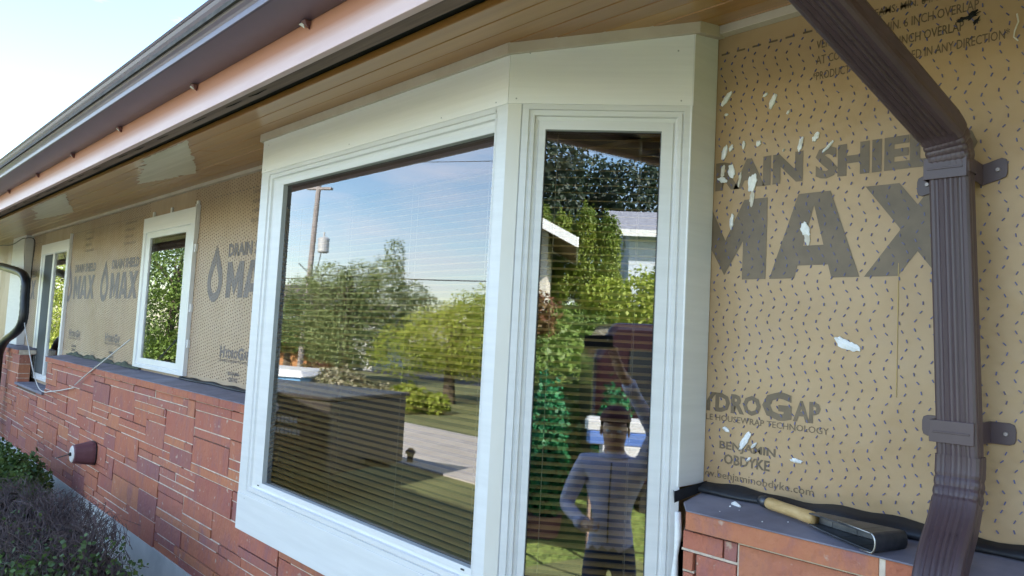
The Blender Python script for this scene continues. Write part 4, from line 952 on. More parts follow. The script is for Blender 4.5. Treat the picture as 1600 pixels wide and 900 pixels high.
tree('broadleaf_tree', -25.6, -12.6, 5.6, [((0, 0, 3.0), (1.5, 1.5, 1.3)), ((.9, -1.0, 4.2), (.8, .8, .9)), ((1.1, -1.2, 5.0), (.45, .45, .8)), ((-.6, .7, 3.9), (.9, .9, .8)), ((-1.2, 1.2, 2.2), (1.1, 1.1, 1.0)), ((1.5, -1.6, 2.7), (1.1, 1.1, .9)), ((0, 0, 1.3), (2.0, 1.6, .9)), ((1.6, -1.8, 3.6), (.7, .7, .5)), ((-2.0, 2.0, 2.6), (1.0, 1.0, 1.1)), ((-1.3, 1.4, 3.4), (.7, .7, .7)), ((.2, -.2, 3.9), (.9, .9, .9)), ((.9, -.9, 3.3), (1.2, 1.2, 1.1)), ((-.9, .9, 2.9), (1.2, 1.2, 1.1)), ((2.0, -2.1, 2.9), (.8, .8, .7)), ((0, 0, 2.0), (2.2, 2.0, 1.2))], 42000, .05, M['leaf_grey'], 'tall grey green tree reflected left of centre in the wide pane', TG, 31, r0=.2)
tree('broadleaf_tree', -17.6, -11.4, 3.3, [((0, 0, 1.9), (1.7, 1.7, 1.1)), ((.6, -.7, 2.6), (1.4, 1.4, .85)), ((1.3, -1.4, 2.9), (1.4, 1.4, .95)), ((-1.0, 1.0, 1.5), (1.1, 1.1, .8)), ((1.0, -1.2, 1.5), (2.0, 1.8, .9)), ((2.2, -2.4, 2.9), (1.2, 1.2, 1.0)), ((.5, -.6, 1.9), (2.0, 2.0, 1.2))], 36000, .045, M['leaf_yellow'], 'bright yellow green spreading tree reflected at the right of the wide pane', TG, 32, r0=.15)
tree('broadleaf_tree', -34.5, -14.6, 3.6, [((0, 0, 2.0), (1.6, 1.6, 1.3)), ((-1.4, .8, 1.8), (1.5, 1.5, 1.1)), ((1.3, -.6, 1.6), (1.3, 1.3, 1.0))], 5000, .12, M['leaf_green'], 'dark green tree reflected behind the pole at the left edge of the wide pane', TG, 33, r0=.2)
for i, (x, y, s, lab, mt) in enumerate([(-17.0, -7.3, .72, 'pale flowering shrub reflected above the dark trailer', 'leaf_bloom'), (-18.6, -7.6, .75, 'reddish shrub reflected beside the blue bin box', 'leaf_red'), (-15.9, -8.6, .5, 'low yellow green shrub reflected at the lawn edge', 'leaf_yellow')]):
    r_ = empty('garden_shrub', (x, y, 0), lab, 'shrub', 'shrubs across the lawn')
    V, F = leaf_cloud([((x, y, .7 * s), (1.2 * s, 1.0 * s, .8 * s)), ((x + .9 * s, y - .6, .5 * s), (.8 * s, .8 * s, .6 * s))], 3200, .055, 41 + i, flat=.8); leafmesh('foliage', V, F, M[mt], r_)
    q = MB(); q.tube([(x, y, -.05), (x, y, .6 * s)], [.05, .02], 6); q.build('stem', M['bark_trunk'], r_, scale=1, zoff=0)
# near trees that fill the two far windows with sunlit leaves
for i, (x, y, h, lab) in enumerate([(-19.5, -3.0, 5, 'sunlit broadleaf tree reflected in the middle window'), (-29.0, -3.1, 5.5, 'bright sunlit tree reflected in the far window')]):
    tree('street_tree', x, y, h, [((0, 0, 2.5), (1.7, 1.9, 1.5)), ((.4, .6, 3.3), (1.2, 1.3, .9)), ((-1.0, -.6, 1.7), (1.5, 1.6, 1.3)), ((0, 0, .9), (1.7, 1.6, .8))], 26000, .05, M['leaf_green' if i == 0 else 'leaf_yellow'], lab, 'trees beside the driveway', 51 + i, r0=.10)

# utility pole
up_ = empty('utility_pole', (-29.1, -12.7, 0), 'leaning weathered utility pole with a grey transformer can reflected in the wide pane', 'utility pole')
m_ = MB(); m_.tube([(-29.25, -12.5, -.2), (-29.05, -12.78, 10.2)], [.13, .10], 12); m_.build('pole', M['pole'], up_, scale=1, zoff=0)
m_ = MB(); m_.tube([(-28.72, -12.95, 5.30), (-28.72, -12.95, 5.34), (-28.72, -12.95, 5.92), (-28.72, -12.95, 5.98)], [.20, .24, .24, .14], 16); m_.tube([(-28.72, -12.95, 5.98), (-28.72, -12.95, 6.2)], .04, 6); m_.build('transformer_can', M['can'], up_, scale=1, zoff=0)
m_ = MB(); m_.obox((-29.05, -12.75, 9.3), (.95, -.6, 0), (.05, .08, 0), (0, 0, .06)); m_.obox((-29.05, -12.75, 8.1), (.5, -.32, 0), (.05, .08, 0), (0, 0, .05)); m_.build('cross_arm', M['pole'], up_, scale=1, zoff=0)
m_ = MB(); m_.tube([(-28.8, -12.9, 5.3), (-28.95, -12.85, 4.6), (-29.1, -12.7, 4.2)], .02, 5); m_.tube([(-29.4, -12.2, 4.8), (-29.12, -12.68, 4.3)], .02, 5); m_.build('cable_drop', M['wire'], up_, scale=1, zoff=0)
def wire(p0, p1, sag, label, r=.014):
    p0, p1 = Vector(p0), Vector(p1); P = []
    for i in range(25):
        t = i / 24; q = p0.lerp(p1, t); q.z -= sag * 4 * t * (1 - t); P.append(q)
    m_ = MB(); m_.tube(P, r, 5); return tag(m_.build('overhead_wire', M['wire'], scale=1, zoff=0, smooth=True), label, 'wire', 'overhead wires at the utility pole')
wire((-29.1, -12.75, 4.35), (-2, -26, 5.4), .5, 'lowest overhead wire sagging across the reflected sky', .022)
wire((-29.1, -12.75, 4.2), (-60, 4, 4.8), .5, 'overhead wire leaving the reflected pole to the left', .02)
wire((-29.1, -12.75, 9.3), (-2, -27, 10), .5, 'highest overhead wire from the top of the reflected pole', .016)

# simple neighbouring houses, each with walls, roof, windows
def neighbour(name, cx, cy, rot, wx, dy, h, rh, cwall, croof, label, wins, overhang=.5, hip=False):
    root = empty(name, (cx, cy, 0), label, 'house', 'neighbouring houses across the lawn'); root.rotation_euler[2] = rot
    mw = mat(name + '_wall', cwall, tuple(c * .88 for c in cwall[:3]), scale=1.5, rough=.8, stretch=(.3, .3, 9)); mr = mat(name + '_roof', croof, tuple(c * .7 for c in croof[:3]), scale=6, rough=.9)
    mt = M['vinyl']
    def part(m_, nm, mm):
        me = bpy.data.meshes.new(nm); me.from_pydata(m_.v, [], m_.f); me.materials.append(mm); me.update(); o = bpy.data.objects.new(nm, me); C.objects.link(o); o.parent = root; return o
    m_ = MB(); m_.box(-wx / 2, wx / 2, -dy / 2, dy / 2, -.3, h); m_.prism([(-wx / 2, -dy / 2, h), (wx / 2, -dy / 2, h), (0 if not hip else wx * .0, -dy / 2, h + rh)], (0, dy, 0)); part(m_, 'wall', mw)
    m_ = MB(); a = overhang; k = rh / (wx / 2); t = .16
    for s in (-1, 1):
        e = (s * (wx / 2 + a), h - a * k)
        m_.hexa([(0, -dy / 2 - a, h + rh + .01), (e[0], -dy / 2 - a, e[1] + .01), (e[0], dy / 2 + a, e[1] + .01), (0, dy / 2 + a, h + rh + .01), (0, -dy / 2 - a, h + rh + t), (e[0], -dy / 2 - a, e[1] + t), (e[0], dy / 2 + a, e[1] + t), (0, dy / 2 + a, h + rh + t)])
    part(m_, 'roof', mr)
    m_ = MB()
    for s in (-1, 1):
        e = (s * (wx / 2 + a), h - a * k)
        for yy in (-dy / 2 - a - .04, dy / 2 + a):
            m_.hexa([(0, yy, h + rh - .05), (e[0], yy, e[1] - .05), (e[0], yy + .04, e[1] - .05), (0, yy + .04, h + rh - .05), (0, yy, h + rh + t), (e[0], yy, e[1] + t), (e[0], yy + .04, e[1] + t), (0, yy + .04, h + rh + t)])
        x_ = e[0] + s * .005; m_.box(min(x_, x_ + s * .04), max(x_, x_ + s * .04), -dy / 2 - a, dy / 2 + a, e[1] - .05, e[1] + t)
    part(m_, 'fascia', mt)
    for (side, u, z, w_, hh) in wins:
        m_ = MB(); g_ = MB()
        if side in '-+':
            yy = (-dy / 2 - .04) if side == '-' else (dy / 2); yg = yy - .012 if side == '-' else yy + .052
            for (x0, x1, z0, z1) in ((u - w_ / 2, u + w_ / 2, z + hh, z + hh + .08), (u - w_ / 2, u + w_ / 2, z - .08, z), (u - w_ / 2 - .08, u - w_ / 2, z - .08, z + hh + .08), (u + w_ / 2, u + w_ / 2 + .08, z - .08, z + hh + .08), (u - .03, u + .03, z, z + hh)): m_.box(x0, x1, yy, yy + .04, z0, z1)
            g_.box(u - w_ / 2, u + w_ / 2, yy + .015, yy + .03, z, z + hh)
        else:
            xx = (-wx / 2 - .04) if side == 'l' else wx / 2
            for (x0, x1, z0, z1) in ((u - w_ / 2, u + w_ / 2, z + hh, z + hh + .08), (u - w_ / 2, u + w_ / 2, z - .08, z), (u - w_ / 2 - .08, u - w_ / 2, z - .08, z + hh + .08), (u + w_ / 2, u + w_ / 2 + .08, z - .08, z + hh + .08), (u - .03, u + .03, z, z + hh)): m_.box(xx, xx + .04, x0, x1, z0, z1)
            g_.box(xx + .015, xx + .03, u - w_ / 2, u + w_ / 2, z, z + hh)
        wf = part(m_, 'window', mt); me = bpy.data.meshes.new('pane'); me.from_pydata(g_.v, [], g_.f); me.materials.append(M['far_glass']); o = bpy.data.objects.new('pane', me); C.objects.link(o); o.parent = wf
    return root
M['far_glass'] = mat('far_window_glass', (.03, .035, .04), rough=.08, spec=.8)
neighbour('orange_house', -37.8, -16.6, math.radians(60), 7, 6, 2.7, 1.5, (.42, .19, .07), (.16, .13, .12), 'small orange timber house reflected low at the left of the wide pane', [('l', -1.5, 1.0, 1.0, 1.1), ('l', 1.2, 1.0, 1.0, 1.1), ('-', -1.5, 1.0, 1.0, 1.1), ('-', 1.5, 1.0, 1.0, 1.1), ('+', 0, 1, 1.2, 1.1), ('r', 0, 1, 1, 1)])
neighbour('white_house', -36.5, -18.6, math.radians(55), 5, 6, 2.3, 1.0, (.68, .68, .68), (.2, .17, .16), 'white gabled house half hidden behind the reflected grey green tree', [('l', 0, 1.0, 1.2, 1.1), ('-', -2, 1.0, 1.1, 1.1), ('-', 1.5, 1.0, 1.1, 1.1), ('+', 0, 1, 1.2, 1.1), ('r', 0, 1, 1, 1)])

# --- bank rising on the right hand side, seen in the angled pane
def bank_h(x, y):
    q = .618 * (x + 1.2) - .786 * (y - 1.5); lat = .786 * (x + 1.2) + .618 * (y - 1.5)
    h = 0
    for a, b_, c, d in ((5.6, 8.5, 0, 1.55), (8.5, 16, 1.55, 2.95), (16, 30, 2.95, 3.6), (30, 90, 3.6, 5)):
        if q > a: h = c + (d - c) * min(1, (q - a) / (b_ - a))
    e = max(0, min(1, (lat + 7) / 4)); return h * e * e * (3 - 2 * e)
g = MB(); n_ = 60; x0, x1, y0, y1 = -12, 60, -75, 3
vs = []
for j in range(n_ + 1):
    for i in range(n_ + 1):
        x = x0 + (x1 - x0) * (i / n_) ** 1.6 if False else x0 + (x1 - x0) * i / n_; y = y1 + (y0 - y1) * (j / n_) ** 1.4
        vs.append((x, y, bank_h(x, y) - .03 + (.06 * mnoise.noise(Vector((x * .5, y * .5, 0))) if bank_h(x, y) > .1 else 0)))
g.add(vs, [(j * (n_ + 1) + i, (j + 1) * (n_ + 1) + i, (j + 1) * (n_ + 1) + i + 1, j * (n_ + 1) + i + 1) for j in range(n_) for i in range(n_)])
M['bank'] = mat('groundcover_bank', (.085, .13, .025), (.17, .22, .045), scale=2.2, rough=.9, detail=9, bump=1, bscale=14, bdist=.06)
tag(g.build('hillside', M['bank'], scale=1, zoff=0, smooth=True), kind='structure')
# low plants covering the bank
r = np.random.RandomState(77); V, F = [], []
for i in range(9000):
    q = r.uniform(6.5, 15.5); l_ = r.uniform(-1.6, 2.6) * (q / 12); x = -1.2 + .618 * q + .786 * l_; y = 1.5 - .786 * q + .618 * l_
    z = bank_h(x, y) + r.uniform(0, .16) + .12 * max(0, mnoise.noise(Vector((x * 1.3, y * 1.3, 5)))); t = r.normal(size=3); t /= np.linalg.norm(t); b_ = np.cross(t, r.normal(size=3)); b_ /= np.linalg.norm(b_); s_ = r.uniform(.03, .075); p = np.array((x, y, z)); k = len(V)
    V += [tuple(p - t * s_), tuple(p + b_ * s_ * .6), tuple(p + t * s_), tuple(p - b_ * s_ * .6)]; F.append((k, k + 1, k + 2, k + 3))
tag(leafmesh('ground_cover', V, F, M['leaf_green']), 'leafy green ground cover on the bank reflected in the narrow pane', 'ground cover', kind='stuff')
# clipped cedar columns
for i in range(5):
    x, y = 7.9 + .47 * i, -12.9 + .36 * i; z0 = bank_h(x, y); h_ = 5.5 - z0 + (.1 if i % 2 else -.12)
    lab = ['first', 'second', 'third', 'fourth', 'last'][i] + ' clipped cedar column from the left in the hedge row reflected in the narrow pane'
    tree('cedar_column', x, y, h_, [((0, 0, h_ * .5), (.36, .36, h_ * .5)), ((0, 0, h_ * .22), (.38, .38, h_ * .24)), ((0, 0, h_ * .75), (.30, .30, h_ * .26))], 8000, .03, M['leaf_cedar'], lab, 'cedar columns on the bank', 61 + i, r0=.05, z0=z0, flat=1)
for i, (x, y, s_, lab, mt) in enumerate([(8.1, -9.5, .55, 'yellowish bush in front of the cedar columns in the narrow pane', 'leaf_yellow'), (7.1, -7.1, .8, 'yellow green bush at the right edge of the narrow pane', 'leaf_yellow'), (4.7, -7.75, .65, 'red tinged bush at the left edge of the narrow pane', 'leaf_red'), (9.6, -9.1, .7, 'dark green bush below the pale house in the narrow pane', 'leaf_green')]):
    z0 = bank_h(x, y); r_ = empty('garden_shrub', (x, y, z0), lab, 'shrub', 'shrubs on the bank')
    V, F = leaf_cloud([((x, y, z0 + .75 * s_), (s_, s_, .85 * s_)), ((x + .5 * s_, y - .3, z0 + .5 * s_), (.7 * s_, .7 * s_, .6 * s_))], 3000, .045, 71 + i, flat=.8); leafmesh('foliage', V, F, M[mt], r_)
    q = MB(); q.tube([(x, y, z0 - .05), (x, y, z0 + .5 * s_)], [.04, .02], 6); q.build('stem', M['bark_trunk'], r_, scale=1, zoff=0)
for i, (x, y, h_, lab) in enumerate([(15.5, -24, 9.5, 'dark tall tree behind the cedar row at the top left of the narrow pane'), (21.5, -22.5, 8.2, 'dark tall tree behind the pale house in the narrow pane'), (18.4, -25.5, 8.0, 'middle dark tree behind the cedar row in the narrow pane'), (12.0, -25, 9.5, 'dark tree behind the brown roofed house reflected in the narrow pane')]):
    z0 = bank_h(x, y)
    tree('dark_tree', x, y, h_, [((0, 0, h_ * .55), (2.6, 2.6, h_ * .3)), ((1.0, .8, h_ * .75), (1.6, 1.6, h_ * .2)), ((-1.3, -.6, h_ * .65), (1.6, 1.6, h_ * .2)), ((0, 0, h_ * .3), (2.4, 2.4, h_ * .25))], 8000, .14, M['leaf_dark'], lab, 'dark trees behind the houses', 81 + i, r0=.25, z0=z0)
nb = neighbour('brown_roofed_house', 5.27, -12.2, math.radians(38), 5.2, 2.6, 4.35, 1.3, (.62, .58, .50), (.20, .13, .085), 'cream house with a brown roof and white eave at the left of the narrow pane', [('+', 1.6, 2.7, 1.2, 1.1), ('+', -1, 2.7, 1.2, 1.1)], overhang=.6)
nb = neighbour('pale_blue_house', 19.0, -15.4, math.radians(-52), 9.0, 8.0, 5.6, 1.3, (.60, .66, .74), (.30, .31, .36), 'pale blue two storey house reflected at the right of the narrow pane', [('-', -2.4, 3.9, 1.1, .7), ('-', -.6, 3.9, 1.1, .7), ('-', -2.4, 5.3, 1.2, .8), ('+', 0, 2.6, 1.2, .8), ('l', 0, 4.0, 1.4, .9), ('l', 2, 4.0, 1.4, .9), ('r', 0, 4, 1, 1)], overhang=.5)

# --- vehicles and yard things seen in the panes
M['car_maroon'] = mat('maroon_car_paint', (.022, .005, .009), rough=.35, coat=.6, coat_r=.08)
M['car_blue'] = mat('pale_blue_car_paint', (.25, .32, .50), rough=.35, coat=.8, coat_r=.08)
M['trailer'] = mat('charcoal_trailer_skin', (.05, .045, .042), (.075, .066, .06), scale=2, rough=.4)
M['rubber'] = mat('tyre_rubber', (.015, .015, .015), rough=.85)
M['car_glass'] = mat('car_glass', (.02, .025, .03), rough=.05, spec=.9)
M['logo_green'] = mat('green_decal', (.03, .38, .05), rough=.5)
M['logo_white'] = mat('white_decal', (.6, .6, .6), rough=.5)
M['tarp_blue'] = mat('blue_tarp', (.10, .20, .55), (.16, .28, .65), scale=4, rough=.45, bump=.4, bscale=6, bdist=.01)
M['bin_blue'] = mat('blue_box_side', (.10, .30, .55), (.14, .36, .62), scale=2, rough=.5)
M['red_decal'] = mat('red_decal', (.45, .03, .03), rough=.5)
M['bin_green'] = mat('green_bin_plastic', (.02, .16, .06), (.03, .21, .08), scale=3, rough=.45)
def local(root, m_, nm, mm, parent=None, bevel=0, smooth=False):
    me = bpy.data.meshes.new(nm); me.from_pydata(m_.v, [], m_.f); me.materials.append(mm); me.update()
    if smooth: me.polygons.foreach_set('use_smooth', [True] * len(me.polygons))
    o = bpy.data.objects.new(nm, me); C.objects.link(o); o.parent = parent or root
    if bevel: b_ = o.modifiers.new('bevel', 'BEVEL'); b_.width = bevel; b_.segments = 3; b_.limit_method = 'ANGLE'
    return o
def wheel(root, x, y, r_=.33, w_=.2):
    t = MB(); n = 24
    P = [(x, y - w_ / 2, r_), (x, y + w_ / 2, r_)]; t.tube([(x, y - w_ / 2, r_), (x, y - w_ / 2 + .03, r_), (x, y + w_ / 2 - .03, r_), (x, y + w_ / 2, r_)], [r_ * .88, r_, r_, r_ * .88], n); o = local(root, t, 'wheel', M['rubber'])
    h = MB(); h.tube([(x, y - w_ / 2 - .008, r_), (x, y + w_ / 2 + .008, r_)], r_ * .58, 16); local(root, h, 'rim', M['can'], o)
def van(name, cx, cy, rot, paint, label, prof_, W_=1.8, wins=(), z0=0):
    root = empty(name, (cx, cy, z0), label, 'van' if 'van' in name else 'car'); root.rotation_euler[2] = rot
    b_ = MB(); b_.prism([(x, -W_ / 2, z) for x, z in prof_], (0, W_, 0)); local(root, b_, 'body', paint, bevel=.08)
    for pl in wins:
        for s in (-1, 1):
            w_ = MB(); yy = s * (W_ / 2 + .004); w_.prism([(x, yy - .004, z) for x, z in pl], (0, .008, 0)); local(root, w_, 'side_window', M['car_glass'])
    for x in (prof_[0][0] + .85, -prof_[0][0] - .85):
        for y in (-W_ / 2 + .08, W_ / 2 - .08): wheel(root, x, y)
    for s in (-1, 1):
        l_ = MB(); l_.box(2.22, 2.262, s * W_ * .36 - .14, s * W_ * .36 + .14, .68, .86); local(root, l_, 'headlight', M['can'], bevel=.02)
    ws = MB(); ws.add([(1.34, -W_ * .42, 1.42), (1.34, W_ * .42, 1.42), (.86, W_ * .38, 2.16), (.86, -W_ * .38, 2.16)], [(0, 1, 2, 3)]); local(root, ws, 'windscreen', M['car_glass'])
    return root
vprof = [(-2.25, .38), (-2.25, 1.5), (-2.05, 1.82), (.75, 1.84), (1.36, 1.08), (2.25, .90), (2.27, .38)]
vprof = [(x, z * 1.26) for x, z in vprof]
van('parked_van', 5.0, -2.7, math.radians(34), M['car_maroon'], 'dark maroon van parked on the driveway seen in the narrow pane', vprof, wins=([(-1.9, 1.35), (-.9, 1.35), (-.9, 2.0), (-1.85, 2.0)], [(-.8, 1.35), (.2, 1.35), (.2, 2.0), (-.8, 2.0)], [(.3, 1.35), (1.15, 1.35), (.75, 1.98), (.3, 2.0)]), z0=.03)
cprof = [(-2.15, .35), (-2.18, .85), (-1.75, .98), (-1.2, 1.42), (.35, 1.45), (1.2, .98), (2.15, .86), (2.22, .35)]
c_ = empty('parked_car', (.2, -5.0, .03), 'pale blue car parked on the driveway left of the maroon van', 'car'); c_.rotation_euler[2] = math.radians(8)
b_ = MB(); b_.prism([(x, -.86, z) for x, z in cprof], (0, 1.72, 0)); local(c_, b_, 'body', M['car_blue'], bevel=.07)
for s in (-1, 1):
    w_ = MB(); yy = s * .864; w_.prism([(x, yy - .004, z) for x, z in [(-1.35, 1.0), (-.4, 1.0), (-.4, 1.36), (-1.1, 1.36)]], (0, .008, 0)); w_.prism([(x, yy - .004, z) for x, z in [(-.3, 1.0), (.95, 1.0), (.3, 1.38), (-.3, 1.37)]], (0, .008, 0)); local(c_, w_, 'side_window', M['car_glass'])
for x in (-1.35, 1.4):
    for y in (-.78, .78): wheel(c_, x, y, .31)
# utility trailer, dark, with faded lettering too small to read
tr = empty('utility_trailer', (-10.1, -1.95, .0), 'low charcoal utility trailer with a green decal reflected in the wide pane', 'trailer'); tr.rotation_euler[2] = math.radians(-17)
b_ = MB(); b_.box(-2.0, 2.0, -.75, .75, .33, 1.22); local(tr, b_, 'box_body', M['trailer'], bevel=.03)
b_ = MB(); b_.box(-2.03, 2.03, -.78, .78, 1.22, 1.27); local(tr, b_, 'lid', M['trailer'], bevel=.015)
wheel(tr, 0, -.80, .3); wheel(tr, 0, .80, .3)
b_ = MB(); b_.box(2.0, 2.35, -.04, .04, .38, .46); local(tr, b_, 'drawbar', M['rubber'])
b_ = MB()
for i in range(9): b_.add([(-.95 + .07 * i, .753, .80 + .05 * math.sin(i * 1.9)), (-.75 + .07 * i, .753, .78), (-.80 + .07 * i, .753, .98 + .03 * math.sin(i))], [(0, 1, 2)])
b_.box(-1.0, -.4, .7515, .756, .80, .90); local(tr, b_, 'decal', M['logo_green'])
b_ = MB()
for row, (z, x0, x1) in enumerate(((.66, -1.0, -.1), (.90, .7, 1.5), (.76, .65, 1.55))):
    x = x0
    while x < x1: ww = rnd.uniform(.03, .06); b_.box(x, x + ww, .7512, .755, z, z + .07); x += ww + .025
b_.tube([(1.1, .752, 1.07), (1.1, .756, 1.07)], .06, 16); local(tr, b_, 'decal', M['logo_white'])
# blue box with a white tarp top
bb = empty('storage_box', (-18.6, -6.1, 0), 'light blue storage box with red panels and a white cover left in the wide pane', 'storage box'); bb.rotation_euler[2] = math.radians(-35)
b_ = MB(); b_.box(-1.3, 1.3, -.8, .8, -.05, .82); local(bb, b_, 'box_body', M['bin_blue'])
b_ = MB()
for x in (-.9, .1, .75): b_.box(x - .16, x + .16, .8, .808, .40, .66)
local(bb, b_, 'red_panel', M['red_decal'])
b_ = MB(); b_.hexa([(-1.4, -.9, .82), (1.4, -.9, .82), (1.4, .9, .82), (-1.4, .9, .82), (-1.2, -.6, 1.04), (1.2, -.6, 1.0), (1.2, .6, .98), (-1.2, .6, 1.06)]); local(bb, b_, 'white_cover', M['vinyl'], bevel=.05)
# valve post by the driveway
vp = empty('valve_post', (-9.75, -4.35, 0), 'small brown valve post at the driveway edge reflected in the wide pane', 'valve post')
b_ = MB(); b_.tube([(-9.75, -4.35, -.02), (-9.75, -4.35, .16)], .05, 10); b_.tube([(-9.75, -4.35, .16), (-9.75, -4.35, .20), (-9.75, -4.35, .25)], [.08, .08, .03], 10); b_.tube([(-9.93, -4.44, .17), (-9.57, -4.26, .17)], .028, 8); b_.build('post', M['bark_trunk'], vp, scale=1, zoff=0)
# dense green conical shrubs in tubs
M['leaf_emerald'] = leaf_mat('emerald_conifer_leaf', (.01, .12, .04), (.03, .22, .08), scale=3)
for i, (x, y, h_) in enumerate(((1.95, -3.1, 1.75), (2.55, -2.75, 1.7))):
    rb = empty('potted_conifer', (x, y, 0), ['dense green potted conifer at the left edge of the narrow pane', 'dense green potted conifer right of its twin in the narrow pane'][i], 'potted shrub', 'potted conifers on the lawn')
    V, F = leaf_cloud([((x, y, h_ * .55), (.22, .22, h_ * .42)), ((x, y, h_ * .4), (.26, .26, h_ * .25))], 4200, .028, 91 + i, flat=1); leafmesh('foliage', V, F, M['leaf_emerald'], rb)
    q = MB(); q.tube([(x, y, 0), (x, y, .03), (x, y, .30), (x, y, .32)], [.15, .16, .21, .21], 18); q.build('tub', M['maroon'], rb, scale=1, zoff=0)
    q = MB(); q.tube([(x, y, .3), (x, y, 1.0)], [.03, .015], 6); q.build('stem', M['bark_trunk'], rb, scale=1, zoff=0)

# sawhorse work table with white boards and a blue tarp bundle
wt = empty('work_table', (2.30, -2.0, 0), 'folding work table on the lawn behind the photographer', 'table'); wt.rotation_euler[2] = math.radians(40)
b_ = MB(); b_.box(-.62, .62, -.28, .28, .96, 1.0); local(wt, b_, 'table_top', M['grey_wood'])
for sx_ in (-.5, .5):
    for sy_ in (-.22, .22):
        b_ = MB(); b_.tube([(sx_, sy_ * 1.3, 0), (sx_, sy_, .96)], .02, 6); local(wt, b_, 'leg', M['grey_wood'])
def boardset(zz, th_, nm, mm, lab, cat, L_=.45, Wd=.2, off=0):
    b_ = MB(); r = random.Random(int(zz * 100)); e = [(-L_, -Wd), (L_, -Wd), (L_ + r.uniform(0, .02), 0), (L_, Wd), (0, Wd + .01), (-L_, Wd), (-L_ - .03, Wd * .5), (-L_ + .01, .1 * Wd), (-L_ - .02, -Wd * .6)]
    b_.prism([(a + off, c, 0) for a, c in e], (0, 0, th_)); root = local(None, b_, nm, mm, None, bevel=.006); root.parent = None
    root.location = (2.30, -2.0, zz); root.rotation_euler[2] = math.radians(40); return tag(root, lab, cat)
boardset(1.005, .16, 'cardboard_box', M['vinyl'], 'white box lying on the work table under the blue bundle', 'box', .30, .2, -.1)
boardset(1.17, .115, 'tarp_bundle', M['tarp_blue'], 'folded blue tarp bundle on the white box on the work table', 'tarp', .52, .2)
boardset(1.29, .095, 'trim_boards', M['vinyl'], 'stack of white trim boards on top of the blue tarp bundle', 'boards', .54, .19)

# ================================================================== PHOTOGRAPHER (mirrored in the narrow pane) and phone
Fv = Vector((-.7288, .6847, 0)).normalized(); Lv = Vector((0, 0, 1)).cross(Fv)
BASE = Vector((0, 0, 0)) - Fv * .44 - Lv * .07
def PP(f, l, z): return BASE + Fv * f + Lv * l + Vector((0, 0, z * 1.06))
sk_v, sk_e, sk_r = [], [], []
def J(f, l, z, r_, parent=None, r2=None):
    sk_v.append(PP(f, l, z)); sk_r.append((r_, r2 or r_)); i = len(sk_v) - 1
    if parent is not None: sk_e.append((parent, i))
    return i
pel = J(0, 0, .84, .125, None, .10); sp1 = J(.0, 0, .97, .125, pel, .095); sp2 = J(.0, 0, 1.12, .15, sp1, .11); ch_ = J(-.01, 0, 1.24, .165, sp2, .115)
nb_ = J(-.01, 0, 1.335, .085, ch_); nk = J(.005, 0, 1.385, .055, nb_); hd1 = J(.02, 0, 1.44, .068, nk, .072); hd2 = J(.015, 0, 1.51, .078, hd1, .088); hd3 = J(.005, 0, 1.565, .062, hd2, .07)
wr_ = {}
for s in (1, -1):
    up_arm = s == -1
    sh_ = J(0, s * .175, 1.30, .066, ch_)
    if up_arm: el_ = J(.13, s * .245, 1.50, .052, sh_); wr = J(.285, s * .095, 1.76, .034, el_); pm = J(.350, s * .042, 1.845, .032, wr, .018); pt = J(.378, s * .022, 1.895, .030, pm, .016); hx, hy, hz_ = .004, .042, 0
    else: el_ = J(.02, s * .275, 1.06, .050, sh_); wr = J(.23, s * .135, 1.01, .032, el_); pm = J(.305, s * .085, 1.015, .032, wr, .018); pt = J(.345, s * .060, 1.02, .030, pm, .016); hx, hy, hz_ = -.027, 0, -.88
    for k in range(4):
        o2 = (k - 1.5) * .017; kn = J(.385 - .004 * k + hx, s * (.070 - hy), 1.902 + o2 + .02 + hz_, .0085, pt); m1 = J(.404 + hx, s * (.060 - hy), 1.918 + o2 * 1.1 + .012 + hz_, .0080, kn); J(.410 + hx, s * (.040 - hy - .004 * abs(k - 1)), 1.928 + o2 * 1.1 + .012 + hz_, .0068, m1)
    th1 = J(.352 + hx, s * (.050 - hy), 1.885 + hz_, .010, pm); th2 = J(.372 + hx, s * (.036 - hy), 1.915 + hz_, .0095, th1); J(.390 + hx, s * (.026 - hy), 1.935 + hz_, .008, th2)
    hp = J(0, s * .088, .80, .088, pel); kn_ = J(.03, s * .10, .45, .055, hp); ak = J(0, s * .105, .09, .036, kn_); J(.06, s * .108, .045, .040, ak, .034); J(.15, s * .115, .035, .034, len(sk_v) - 1, .026)
me = bpy.data.meshes.new('person'); me.from_pydata([tuple(v) for v in sk_v], sk_e, []); me.update()
po_ = bpy.data.objects.new('person', me); C.objects.link(po_)
md = po_.modifiers.new('skin', 'SKIN'); md.use_smooth_shade = True
for i, v in enumerate(me.skin_vertices[0].data): v.radius = sk_r[i]; v.use_root = (i == 0)
ms = po_.modifiers.new('sub', 'SUBSURF'); ms.levels = 2; ms.render_levels = 2
dg = bpy.context.evaluated_depsgraph_get(); body = bpy.data.meshes.new_from_object(po_.evaluated_get(dg))
bpy.data.objects.remove(po_)
M['skin'] = mat('warm_skin', (.45, .26, .18), (.52, .32, .22), scale=8, rough=.5)
M['shirt'] = mat('pale_lavender_shirt', (.44, .44, .58), (.56, .56, .70), scale=5, rough=.85, bump=.4, bscale=7, bdist=.01)
M['jeans'] = mat('dark_blue_jeans', (.03, .045, .09), (.05, .07, .13), scale=20, rough=.9)
M['shoe'] = mat('dark_shoe', (.03, .025, .02), rough=.6)
M['hair'] = mat('short_dark_hair', (.02, .014, .01), (.05, .035, .02), scale=40, rough=.6)
for q in ('shirt', 'skin', 'jeans', 'shoe'): body.materials.append(M[q])
wrist = [PP(.305, s * .105, 1.615) for s in (1, -1)]; hc = PP(.01, 0, 1.48)
